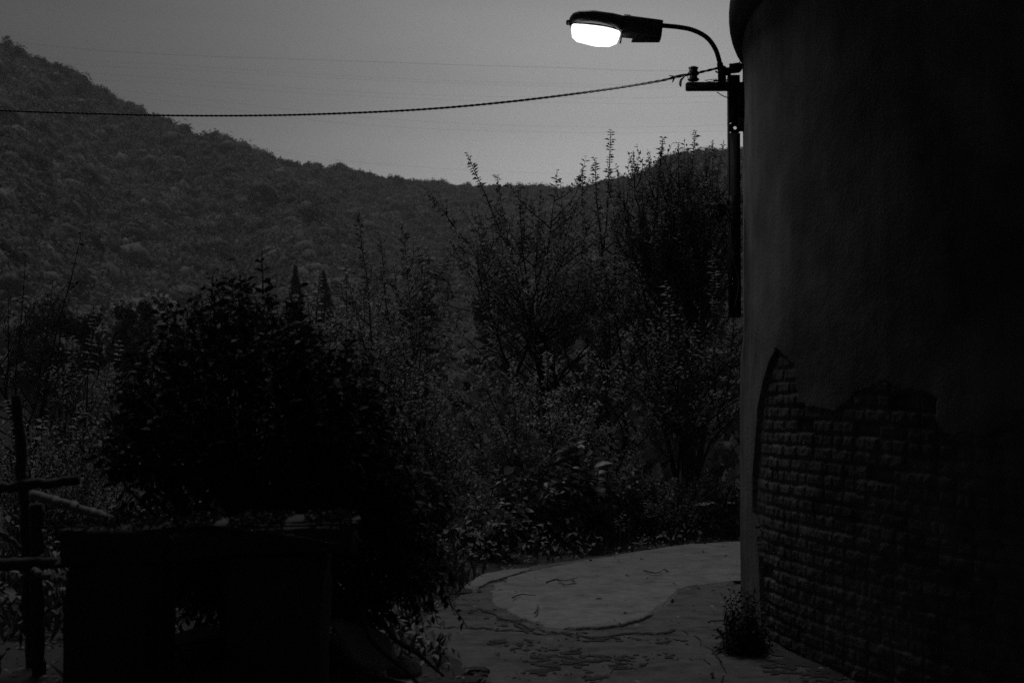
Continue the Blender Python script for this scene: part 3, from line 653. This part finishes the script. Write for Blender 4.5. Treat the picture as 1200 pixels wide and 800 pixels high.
# broad leaved weeds along the road edge
def broad(label, base, seed, n=16, h=.9, leaf=.15, group='broad leaved plants at the road edge', m='leaf_big', rad=.35):
    rg = np.random.default_rng(seed); T_ = thing('broad_leaved_plant', label, 'plant', tuple(base), group)
    wb = MB(); lb = LeafBag()
    for k in range(n):
        a = rg.uniform(0, 2 * pi); tip = base + [cos(a) * rad * rg.random() ** .5, sin(a) * rad * .7 * rg.random() ** .5, h * rg.uniform(.35, 1.0)]
        s_ = bez(base + rg.normal(0, .06, 3) * [1, 1, 0], tip, [0, 0, .05], 8, rg, .01); wb.tube(s_, np.linspace(.008, .003, 8), 4, False)
        lb.twig(s_[1:], .075, leaf, .62, rg, .1, True, .35, 1.0)
    wb.build('stem', M['bark'], T_); leafmesh('leaf_cluster', lb.arr(), M[m], T_, True); return T_
for px, Y, h, lf, lab in ((575, 13.2, .55, .12, 'leftmost broad leaved plant, low, at the near bend of the road edge'), (612, 13.9, .8, .14, 'broad leaved plant under the left half of the pale shrub'),
                          (652, 14.1, .95, .16, 'tall broad leaved plant under the middle of the pale shrub'), (698, 14.5, 1.05, .17, 'tallest broad leaved plant, with drooping big leaves beside the road'),
                          (745, 15.0, .7, .14, 'broad leaved plant right of the tallest one at the road edge'), (788, 15.6, .55, .12, 'low broad leaved plant near the thin dark tree'), (845, 16.3, .6, .12, 'rightmost broad leaved plant, beside the tower')):
    broad(lab, gp(px, Y, .03), int(px), 20, h, lf)

# round pale tree, conifers and left hand trees on the slope below
def crown_tree(name, label, cat, px, py_top, Y, w_px, h_px, seed, m='leaf_mid', n=9000, lf=.16, group=None, cone=False, th=1.0):
    rg = np.random.default_rng(seed); top = P(px, py_top, Y); hw = w_px / 2 / F * Y; hh = h_px / F * Y
    cz = top[2] - hh / 2; x = top[0]; gz = float(ground_z(x, Y))
    base = np.array([x, Y, min(gz, top[2] - hh)]); T_ = thing(name, label, cat, tuple(base), group)
    wb = MB(); tk = bez(base, [x, Y, top[2] - hh * .15], [.1, 0, 0], 10, rg, .05); wb.tube(tk, np.linspace(.035, .006, 10) * max(hh, 2) * .8, 7)
    nl = max(8, n // 260); C_ = []
    for k in range(nl):
        if cone:
            C_.append((top - [0, 0, hh * rg.uniform(.1, .8)], hw * .2)); continue
            z = rg.uniform(0, 1); r = (1 - z) * .95 + .05; a = rg.uniform(0, 2 * pi); c = np.array([x + cos(a) * hw * r * .6, Y + sin(a) * hw * r * .6, top[2] - hh + hh * z * .97]); C_.append((c, hw * (.28 * (1 - z) + .07)))
        else:
            d = unit(rg.normal(size=3)); rr_ = rg.uniform(.45, .86); c = np.array([x, Y, cz]) + d * rr_ * np.array([hw, hw, hh / 2]); C_.append((c, hw * rg.uniform(.14, .34)))
        s0, _ = at_t(tk, rg.uniform(.3, .9)); br = bez(s0, c, [0, 0, -.1 * hw], 6, rg, .04 * hw); wb.tube(br, np.linspace(.012, .003, 6) * hh * .5, 4, False)
    wb.build('trunk', M['bark'], T_)
    per = n // nl; c = []; 
    for cc, r in C_:
        d = unit(rg.normal(size=(per, 3))); c.append(cc + d * (r * rg.random((per, 1)) ** .4) * [1, 1, .8 if not cone else .5])
    c = np.concatenate(c)
    if cone:
        z_ = rg.random(n) ** .6; a_ = rg.uniform(0, 2 * pi, n); r_ = hw * z_ * (.15 + 1.1 * vnoise(z_ * 14, a_ * 1.6)) * rg.random(n) ** .35; c = np.c_[x + np.cos(a_) * r_, Y + np.sin(a_) * r_, top[2] - hh * z_]
    d = unit(rg.normal(size=c.shape) + [0, 0, .2]); nn_ = unit(rg.normal(0, .6, c.shape) + [0, 0, .8]); l = lf * rg.uniform(.6, 1.3, len(c))
    leafmesh('crown', (c, d, nn_, l, l * .6), M[m], T_); return T_
crown_tree('round_tree', 'pale round topped tree on the slope behind the dark bush, left', 'tree', 165, 322, 55, 92, 130, 31, 'leaf_pale', 15000, .24)
crown_tree('round_tree', 'smaller pale tree just below and right of pale round tree', 'tree', 205, 372, 50, 60, 120, 32, 'leaf_mid', 8000, .22)
crown_tree('round_tree', 'dim broad tree low on the slope at the far left', 'tree', 70, 330, 60, 130, 160, 33, 'leaf_mid', 12000, .25)
crown_tree('conifer', 'dark pointed conifer just right of the bush top leaves', 'tree', 346, 310, 110, 60, 90, 34, 'leaf_mid', 8000, .22, 'dark conifers on the valley slope', True)
crown_tree('conifer', 'smaller dark pointed conifer, rightmost of the two conifers', 'tree', 379, 316, 115, 60, 80, 35, 'leaf_mid', 8000, .22, 'dark conifers on the valley slope', True)
crown_tree('round_tree', 'dark tree partly hidden behind top of the large bush', 'tree', 292, 340, 62, 90, 130, 36, 'leaf_mid', 10000, .25)
crown_tree('round_tree', 'tree crown seen low through the spindly sapling', 'tree', 485, 330, 60, 90, 130, 37, 'leaf_mid', 9000, .25)
crown_tree('round_tree', 'tree crown seen through stems of slender tree near centre', 'tree', 590, 320, 66, 110, 150, 38, 'leaf_mid', 11000, .25)
crown_tree('round_tree', 'tree crown far behind the forked tree', 'tree', 690, 300, 70, 100, 150, 39, 'leaf_mid', 10000, .27)
crown_tree('round_tree', 'tree crown far behind dense bushy tree beside the lamp post', 'tree', 800, 290, 64, 130, 170, 40, 'leaf_mid', 12000, .26)
# trees standing up on the ridge
for (px, yb, Y, wd_, h_, sd, lab) in ((9, 60, 560, 13, 16, 41, 'lone leaning tree standing on the ridge at the upper left corner'), (54, 78, 566, 8, 7, 42, 'small tree bump on the ridge right of the corner tree'),
                          (250, 172, 672, 9, 9, 43, 'small pointed tree above the ridge where the street lamp cable clears the hill')):
    rg = np.random.default_rng(sd); b = P(px, yb + 4, Y); T_ = thing('ridge_tree', lab, 'tree', tuple(b), 'trees standing above the ridge')
    wb = MB(); tp = P(px - 3, yb - h_, Y); tk = bez(b, tp, [.3, 0, 0], 8, rg, .1); wb.tube(tk, np.linspace(.25, .06, 8), 6)
    c = []
    for k in range(10):
        t = rg.uniform(.35, 1); s0, _ = at_t(tk, t); e = s0 + unit(rg.normal(size=3) * [1, 1, .3] + [0, 0, .2]) * wd_ / 2 / F * Y * rg.uniform(.4, 1.1); wb.tube(bez(s0, e, [0, 0, .2], 5, rg, .1), np.linspace(.1, .04, 5), 4, False)
        c.append(e + rg.normal(0, .45, (70, 3)) * [1, 1, .5])
    c = np.concatenate(c); wb.build('trunk', M['bark'], T_); l = .5 * rg.uniform(.6, 1.3, len(c)); leafmesh('crown', (c, rg.normal(size=c.shape), unit(rg.normal(size=c.shape)), l, l * .6), M['leaf_far'], T_)

# mass of thicket filling the valley slope between the near trees and the hill
rg = np.random.default_rng(50); n = 900
u = rg.uniform(-260, 1000, n); Y = rg.uniform(26, 190, n) ** 1.0
x = (u - 600) / F * Y; r = rg.uniform(1.6, 3.0, n) * (.6 + Y / 150)
z = np.array([float(v) for v in ground_z(x, Y)]); ztop = EYE + (HOR - np.interp(u, [-260, 0, 150, 300, 420, 600, 850, 1000], [330, 345, 345, 330, 345, 360, 350, 350]) - 14) / F * Y
zc = np.minimum(z + rg.uniform(1, 5, n), ztop - r * 1.6)
V, Fc = crowns(np.c_[x, Y, zc], r, 520, .16, rg, 1.1, False); tag(mesh('slope_thicket', V, [Fc], M['leaf_far']), 'dark thicket filling the valley slope below the hill', 'thicket', kind='stuff')

# left hand thin trees
woody('bare_tree', 'thin half bare tree with arching twig at the left edge', 'tree', gp(40, 13),
      [P(95, 275, 13), P(30, 300, 13.2), P(62, 330, 12.8), P(-30, 290, 13), P(10, 340, 13), P(75, 380, 12.8)], 61, (.04, .5), 'leaf_near', r0=.03, nb=12, bl=.8, nt=6, gap=.11, bow=.2, dens0=.3, up=.05)
woody('bare_tree', 'thin upright sapling between leaning post and dark bush', 'tree', gp(110, 12.5),
      [P(110, 350, 12.5), P(85, 395, 12.6), P(140, 400, 12.5), P(125, 440, 12.3), P(60, 430, 12.6)], 62, (.05, .5), 'leaf_mid', r0=.02, nb=12, bl=.6, nt=7, gap=.05, bow=.15, dens0=.3)
woody('low_shrub', 'tangled low shrub behind log fence, far left', 'shrub', gp(60, 10.5),
      [P(10, 470, 10.5), P(50, 490, 10.4), P(95, 480, 10.6), P(130, 510, 10.5), P(30, 540, 10.2), P(90, 560, 10.2), P(-20, 500, 10.4), P(150, 560, 10.6)], 63, (.045, .5), 'leaf_mid', r0=.015, nb=13, bl=.5, nt=7, gap=.035, bow=.1, dens0=.2)
woody('low_shrub', 'loose shrub between dark bush and pale tiered shrub', 'shrub', gp(515, 14.2),
      [P(480, 420, 14.4), P(510, 440, 14.2), P(470, 480, 14), P(530, 500, 14.2), P(495, 540, 14), P(520, 580, 13.9), P(450, 400, 14.5)], 64, (.055, .5), 'leaf_mid', r0=.02, nb=13, bl=.6, nt=7, gap=.04, bow=.1, dens0=.2)

# ------------------------------------------------------------------ big dark bush in the foreground
rg = np.random.default_rng(70)
BX, BYc = (325 - 600) / F * 6.7, 6.7
base = np.array([BX, BYc, float(ground_z(BX, BYc)) - .02])
T_ = thing('dark_bush', 'large black leafy bush behind weathered beam, with one spray of leaves on top', 'bush', tuple(base))
wb = MB(); lb = LeafBag()
ol = np.array([(128, 640), (118, 560), (125, 480), (150, 425), (200, 380), (250, 350), (285, 335), (310, 322), (345, 345), (375, 370), (405, 395), (440, 440), (475, 490), (500, 530), (512, 580), (505, 640), (498, 700)], float)
oz = np.array([P(a_, b_, BYc)[[0, 2]] for a_, b_ in ol]); cx0, cz0 = P(320, 560, BYc)[[0, 2]]
oa = np.arctan2(oz[:, 1] - cz0, oz[:, 0] - cx0); orr = np.hypot(oz[:, 0] - cx0, oz[:, 1] - cz0); od = np.argsort(oa); oa, orr = oa[od], orr[od]
for k in range(3300):
    a = rg.uniform(oa[0], oa[-1]); R_ = np.interp(a, oa, orr) * (.84 + .32 * float(vnoise(a * 5 + 7, 2.5))); q_ = rg.uniform(0, 1) ** .55; dep = rg.uniform(-1, 1) * .62 * math.sqrt(max(0, 1 - (q_ * .85) ** 2))
    e = np.array([cx0 + cos(a) * R_ * q_ * .97, BYc + dep, cz0 + sin(a) * R_ * q_ * .97])
    o_ = unit(e - np.array([cx0, BYc, cz0 - .3])); s0 = e - o_ * rg.uniform(.12, .22); tw_ = shoot(s0, o_ + rg.normal(0, .35, 3), rg.uniform(.14, .26), 5, .05, .12, rg)
    wb.tube(tw_, [.004, .003, .003, .002, .002], 3, False); lb.twig(tw_, .024, .052, .52, rg, .1, False, .1, .9)
for k in range(26):
    a = rg.uniform(.1, pi - .1); R_ = np.interp(a, oa, orr) * .85; e = np.array([cx0 + cos(a) * R_, BYc + rg.normal(0, .3), cz0 + sin(a) * R_])
    wb.tube(bez(base + rg.normal(0, .08, 3) * [1, 1, 0], e, [0, 0, -.1], 9, rg, .03), np.linspace(.022, .005, 9), 6, False)
for (a_, b_, c_, d_) in ((308, 345, 307, 296), (262, 372, 255, 342), (238, 380, 232, 352), (210, 400, 203, 372), (175, 440, 166, 412), (345, 365, 352, 335), (392, 400, 402, 374), (425, 440, 436, 418), (150, 470, 140, 445), (290, 360, 285, 332)):
    s_ = bez(P(a_, b_, BYc), P(c_, d_, BYc), [0, 0, 0], 6, rg, .004); wb.tube(s_, np.linspace(.004, .002, 6), 4, False); lb.twig(s_, .035, .062, .5, rg, .05, True, .05, 1.0)
# hanging shoots on the road side
for k in range(120):
    p_ = P(rg.uniform(440, 505), rg.uniform(540, 690), BYc + rg.uniform(-.5, .5)); tw_ = shoot(p_, [.5, rg.normal(0, .4), -.7], rg.uniform(.1, .3), 6, -.1, .15, rg)
    wb.tube(tw_, [.003] * 6, 3, False); lb.twig(tw_, .026, .05, .5, rg, .1, False, .15, .9)
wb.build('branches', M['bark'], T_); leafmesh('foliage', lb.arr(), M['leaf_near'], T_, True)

# weeds climbing the foot of the tower
rg = np.random.default_rng(71)
b0 = G(868, 765); T_ = thing('wall_foot_bush', 'small dark bush growing at the foot of the tower wall', 'bush', tuple(b0))
wb = MB(); lb = LeafBag()
for k in range(260):
    a = rg.uniform(0, pi); e = P(858 + rg.normal(0, 15), 768 - abs(rg.normal(0, 1)) * 26, b0[1] + rg.uniform(-.15, .3))
    e = P(np.clip(rg.normal(876, 15), 822, 905), np.clip(766 - rg.gamma(2, 13) * (1.2 if k % 3 else .5), 692, 768), b0[1] + rg.uniform(-.12, .35))
    s_ = bez(b0 + [rg.normal(0, .07), rg.normal(0, .06) + .05, 0], e, [0, 0, .03], 6, rg, .012); wb.tube(s_, np.linspace(.004, .0015, 6), 3, False); lb.twig(s_[2:], .018, .035, .5, rg, 0, False, .1, .9)
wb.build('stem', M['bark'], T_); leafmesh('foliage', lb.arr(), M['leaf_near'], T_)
# dry vine on the post
T_ = thing('dry_vine', 'tangle of dry vine leaves hooked on the steel lamp post', 'vine', tuple(pp(862, 300)))
wb = MB(); lb = LeafBag()
for k in range(9):
    s_ = smooth_line([pp(862 + rg.normal(0, 2), 300, LY - .05), pp(858 + rg.normal(0, 3), 262, LY - .07), pp(850 + rg.normal(0, 4), 240 + rg.normal(0, 4), LY - .08), pp(838 + rg.normal(0, 4), 252 + rg.normal(0, 8), LY - .06)], 5)
    wb.tube(s_, .0025, 4, False); lb.twig(s_[5:], .02, .045, .5, rg, 0, False, .25, .9)
wb.tube(smooth_line([pp(861, 360, LY - .06), pp(866, 330, LY - .06), pp(859, 300, LY - .07), pp(864, 270, LY - .06), pp(858, 245, LY - .07)], 6), .005, 5)
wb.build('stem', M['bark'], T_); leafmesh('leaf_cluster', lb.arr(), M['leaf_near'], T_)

# ------------------------------------------------------------------ weathered beams on pillars, log fence
def rough_box(name, p0, p1, w_, h_, m, seed, parent=None, amp=.012, nx=90, nk=28):
    """beam from p0 to p1 (centres of its ends) with uneven worn faces"""
    p0 = np.asarray(p0, float); p1 = np.asarray(p1, float); d = unit(p1 - p0); sd = unit(np.cross(d, [0, 0, 1.])) if abs(d[2]) < .9 else np.array([1., 0, 0]); up_ = np.cross(sd, d)
    th = np.arange(nk) * 2 * pi / nk; t = np.linspace(0, 1, nx); Tt_, TH_ = np.meshgrid(t, th, indexing='ij'); Ln_ = np.linalg.norm(p1 - p0)
    cx = np.sign(np.cos(TH_)) * np.abs(np.cos(TH_)) ** .28 * w_ / 2; cz = np.sign(np.sin(TH_)) * np.abs(np.sin(TH_)) ** .28 * h_ / 2
    s_ = 1 + (fbm(Tt_ * Ln_ * 2.2 + seed, TH_ * 3.2 + seed, 4) * amp * 9) + fbm(Tt_ * Ln_ * 1.2 + seed, TH_ * 14, 3) * amp * 3
    endf = np.where((Tt_ < 1e-6) | (Tt_ > 1 - 1e-6), .93, 1); jag = np.where((t < .5), -1, 1)[:, None] * (np.abs(t - .5)[:, None] > .47) * (fbm(TH_ * 2 + seed, TH_ * 0 + t[:, None] * 2, 3) * .05)
    V = p0 + d * ((Tt_ * Ln_) + jag)[..., None] + sd * (cx * s_ * endf)[..., None] + up_ * (cz * s_ * endf)[..., None]
    V = V.reshape(-1, 3); i = np.arange(nx - 1)[:, None] * nk; j = np.arange(nk)[None, :]; j2 = (j + 1) % nk
    Vc = np.concatenate([V, [p0 - d * 0.0, p1]]); nV = len(V)
    q = np.stack([i + j, i + j2, i + nk + j2, i + nk + j], -1).reshape(-1, 4); tri = [[(a + 1) % nk, a, nV] for a in range(nk)] + [[(nx - 1) * nk + a, (nx - 1) * nk + (a + 1) % nk, nV + 1] for a in range(nk)]
    if parent is not None: Vc = local(Vc, parent)
    return mesh(name, Vc, [q, tri], m, parent, True)
PY = 5.2
def pil(px0, px1, pytop, seed, label):
    x = (px0 + px1) / 2; a = P(x, pytop, PY); zb_ = float(ground_z(a[0], PY)) - .1; wd_ = (px1 - px0) / F * PY
    o = rough_box('masonry_pillar', [a[0], PY + .08, zb_], a + [0, .08, 0], wd_ * .96, .34, M['masonry'], seed, None, .02, 110, 48)
    return tag(o, label, 'pillar', 'masonry pillars under the weathered beams')
pil(84, 192, 659, 3, 'left hand masonry pillar, under the smooth dark beam'); pil(264, 381, 652, 8, 'right hand masonry pillar, under the end of the split beam')
o = rough_box('beam', P(80, 638, PY + .05), P(207, 635.5, PY + .05), .26, 44 / F * PY, M['masonry'], 12, None, .014); tag(o, 'short smooth dark beam lying on the left pillar', 'beam'); b_left = o
o = rough_box('beam', P(209, 632, PY + .05), P(415, 625, PY + .1), .30, 40 / F * PY, M['wood'], 15, None, .024, 200, 56); tag(o, 'split weathered timber beam lying on the right pillar', 'beam')
for par_, x0_, x1_, y0_, y1_, n_ in ((b_left, 84, 205, 614, 613, 1500), (o, 212, 412, 611, 606, 5200)):
    t_ = rng.random(n_); keep_ = vnoise(t_ * 14 + x0_, t_ * 0) > .34; t_ = t_[keep_]; a_, b_ = P(x0_, y0_, PY), P(x1_, y1_, PY); c = a_ + (b_ - a_) * t_[:, None]; c[:, 1] += rng.uniform(-.13, .2, len(c)); c[:, 2] += rng.uniform(-.012, .008, len(c)) + .014 * vnoise(t_ * 30, t_ * 0)
    l = rng.uniform(.006, .018, len(c)); leafmesh('moss', (c, rng.normal(size=c.shape), unit(rng.normal(size=c.shape)), l, l * .8), M['leaf_near'], par_)
mb = MB(); 
for k in range(5): mb.tube(bez(P(225 + 30 * k, 612 + 4 * k, PY - .14), P(285 + 30 * k, 618 + 5 * k, PY - .14), [0, 0, 0], 8, rng, .004), .003, 5)
mb.build('crack_splinter', M['wood'], o)
def log(name, a, b, r0, r1, m, seed, label, cat, group=None):
    rg = np.random.default_rng(seed); mb = MB(); s_ = bez(a, b, rg.normal(0, .012, 3), 24, rg, .006); k = np.arange(24); rr_ = np.linspace(r0, r1, 24) * (1 + .16 * (vnoise(k * .9 + seed, k * 0) - .5)) 
    mb.tube(s_, rr_, 12); 
    for q_ in (5, 12, 18): mb.tube([s_[q_], s_[q_] + unit(rg.normal(size=3)) * r0 * 1.25], [r0 * .5, r0 * .25], 7)
    return tag(mb.build(name, m, None, True), label, cat, group)
LGY = 6.6
log('log', P(38, 579, LGY - .25), P(146, 613, LGY - .7), .022, .018, M['log'], 1, 'pale barked log sloping down from the fence to the left beam', 'log')
log('fence_rail', P(-90, 582, LGY), P(92, 562, LGY), .028, .022, M['wood'], 2, 'upper rail of rough log fence at the left edge', 'fence rail', 'rails of the log fence')
log('fence_rail', P(-90, 668, LGY - .3), P(84, 657, LGY - .4), .034, .024, M['wood'], 3, 'lower rail of the log fence, ending behind the left beam', 'fence rail', 'rails of the log fence')
log('branch', P(-30, 604, LGY - .5), P(25, 643, LGY - .5), .014, .012, M['log'], 4, 'short pale branch leaning between the fence rails at left edge', 'branch')
log('branch', P(40, 668, LGY - .5), P(84, 682, LGY - .6), .016, .012, M['log'], 5, 'short pale branch under the lower fence rail beside left pillar', 'branch')
log('fence_post', np.append(P(40, 640, LGY + .08)[:2], .2), P(19, 462, LGY + .08), .03, .024, M['bark'], 6, 'leaning dark fence post rising above the rails', 'fence post', 'posts of the log fence')
log('fence_post', np.append(P(48, 640, LGY - .2)[:2], .2), P(42, 590, LGY - .2), .032, .03, M['bark'], 7, 'short upright fence post between the two rails', 'fence post', 'posts of the log fence')

# ------------------------------------------------------------------ stones, roots, litter, weeds
def stone(px, py, Y, sx, sy, sz, seed, label, tilt=(0, 0), m='stone', name='stone', group='stones on the bank by the road'):
    v, f = ico(4); rg = np.random.default_rng(seed); c = P(px, py, Y)
    n_ = unit(v); k = np.zeros(len(v)); 
    for q_ in range(9):
        dr = unit(rg.normal(size=3)); k = np.maximum(k, (n_ @ dr) / rg.uniform(.62, .85))
    r = 1 / np.maximum(k, 1.0) ; r = r * (1 + .05 * fbm(v[:, 0] * 3 + seed, v[:, 1] * 3 + v[:, 2] * 2, 4))
    V = n_ * r[:, None] * [sx, sy, sz]; V = V @ (rotx(tilt[0]) @ roty(tilt[1])).T
    return tag(mesh(name, V + c, [f], M[m], None, True), label, 'stone', group)
stone(425, 752, 6.3, .17, .16, .045, 1, 'flat pale stone slab leaning on the bank right of the pillar', (.5, .5))
stone(232, 745, 6.0, .14, .12, .03, 2, 'flat stone showing between the two pillars', (.1, -.15), 'masonry')
stone(470, 782, 6.6, .10, .1, .03, 4, 'small flat stone at the bottom near the road edge', (.3, .2))
stone(500, 621, 15.2, .34, .3, .05, 5, 'pale slab of stone behind the bush at the road bend', (0, 0), 'log')
stone(530, 634, 14.4, .2, .2, .04, 6, 'small pale stone slab nearest to the leftmost broad leaved plant', (0, .05), 'log')
stone(420, 640, 14.0, .26, .2, .08, 7, 'bright stone glimpsed through leaves at right end of the beam', (0, 0), 'log')
stone(845, 593, 19.5, .5, .2, .06, 8, 'pale stone glimpsed under the trees beside the tower', (0, 0), 'log')
stone(702, 702, G(702, 704)[1], .03, .03, .012, 9, 'pebble lying on the pale concrete slab', (0, 0), 'masonry', 'pebble', 'pebbles on the road')
stone(757, 702, G(757, 704)[1], .028, .025, .014, 10, 'dark pebble, rightmost on the pale concrete slab', (0, 0), 'masonry', 'pebble', 'pebbles on the road')
stone(569, 786, G(569, 787)[1], .028, .025, .018, 11, 'dark pebble at bottom of the road near its left edge', (0, 0), 'masonry', 'pebble', 'pebbles on the road')
# roots and creepers on the bank
rg = np.random.default_rng(80)
for k, (a_, lab) in enumerate((([(425, 715), (432, 745), (450, 765), (480, 790), (500, 815)], 'long thin root trailing down bank to the road edge'), ([(395, 770), (430, 790), (470, 800), (510, 812)], 'low root crossing bank at the bottom edge'), ([(445, 720), (462, 748), (492, 768), (520, 792)], 'thin root nearest the road on the bank'))):
    pts = [P(x_, y_, 6.1) for x_, y_ in a_]; pts = [np.array([p[0], p[1], p[2]]) for p in pts]; mb = MB(); mb.tube(smooth_line(pts, 7), np.linspace(.012, .006, 7 * (len(pts) - 1) + 1), 7)
    tag(mb.build('root', M['bark'], None, True), lab, 'root', 'roots on the bank')
# fallen twigs on the slab
for (a_, lab) in (([(640, 682), (652, 678), (660, 680), (678, 676)], 'forked dark twig lying on the far part of the pale slab'), ([(601, 700), (612, 696), (628, 698)], 'thin curved twig lying on left part of pale slab'),
                  ([(755, 668), (768, 671), (776, 668)], 'short twig on the far right part of pale slab'), ([(628, 718), (630, 712), (629, 708)], 'tiny upright twig near the slab front edge'), ([(575, 682), (588, 679), (592, 682)], 'twig on the small far corner slab')):
    mb = MB(); p_ = [G(x_, y_, .04) for x_, y_ in a_]; mb.tube(smooth_line(p_, 4) + rg.normal(0, .006, (4 * len(p_) - 3, 3)) * [1, 1, 0], np.linspace(.006, .002, 4 * len(p_) - 3), 5)
    if len(p_) == 4: mb.tube([p_[1], G(662, 685, .05), G(675, 683, .04)], .003, 5)
    tag(mb.build('fallen_twig', M['bark'], None, True), lab, 'twig', 'twigs fallen on the road')
# litter
n = 5200; x = rg.uniform(-2.6, 2.6, n); y = rg.uniform(4.6, 15.2, n); e = out_dist(x, y); tw = np.hypot(x - TC[0], y - TC[1]) - TR
keep = (tw > .02) & (rg.random(n) < np.where(e > 0, .95, .07 + .55 * np.exp(-np.maximum(-e, 0) / .14) + .5 * np.exp(-tw / .10)))
x, y, e = x[keep], y[keep], e[keep]; z = np.where(e > 0, ground_z(x, y), road_z(x, y) + .02) + .012
c = np.c_[x, y, z]; l = rg.uniform(.02, .055, len(c)); o = leafmesh('leaf_litter', (c, rg.normal(size=c.shape) * [1, 1, .25], unit(rg.normal(0, .35, c.shape) + [0, 0, 1]), l, l * .6), M['litter'], None, True); tag(o, 'dry leaves scattered along the road edges and over the bank', 'leaf litter', kind='stuff')
# ground cover: weeds and grass outside the road
n = 60000; x = rg.uniform(-7.5, 4.5, n); y = rg.uniform(4.2, 20, n); e = out_dist(x, y); keep = (e > -.03) & (rg.random(n) < np.clip(.15 + fbm(x * 1.5, y * 1.5) * 1.5, .02, .9) + .6 * (e > .4) * (y > 8))
keep &= ~((y < 8.5) & (x > -.7) & (rg.random(n) < .7))
x, y = x[keep], y[keep]; z = ground_z(x, y); n = len(x); hgt_ = rg.uniform(.05, .2, n)
c = np.c_[x, y, z]; o = leafmesh('ground_cover', (c, rg.normal(0, .5, (n, 3)) * [1, 1, 0] + [0, 0, 1], unit(rg.normal(size=(n, 3))), hgt_, .012 + hgt_ * .12), M['grass'], None); tag(o, 'short weeds and grass covering the bank and roadside', 'weeds', kind='stuff')
n = 26000; x = rg.uniform(-7, 4.5, n); y = rg.uniform(7.5, 18, n); e = out_dist(x, y); keep = (e > .05) & (vnoise(x * 1.2 + 3, y * 1.2) > .4); x, y = x[keep], y[keep]; n = len(x)
z = ground_z(x, y) + rg.uniform(.05, .38, n) * vnoise(x * 2, y * 2) * 1.6; c = np.c_[x, y, z]; l = rg.uniform(.03, .08, n)
o = leafmesh('undergrowth', (c, unit(rg.normal(size=c.shape)), unit(rg.normal(0, .4, c.shape) + [0, 0, 1]), l, l * .6), M['leaf_mid'], None); tag(o, 'low leafy undergrowth beyond the road edge', 'undergrowth', kind='stuff')
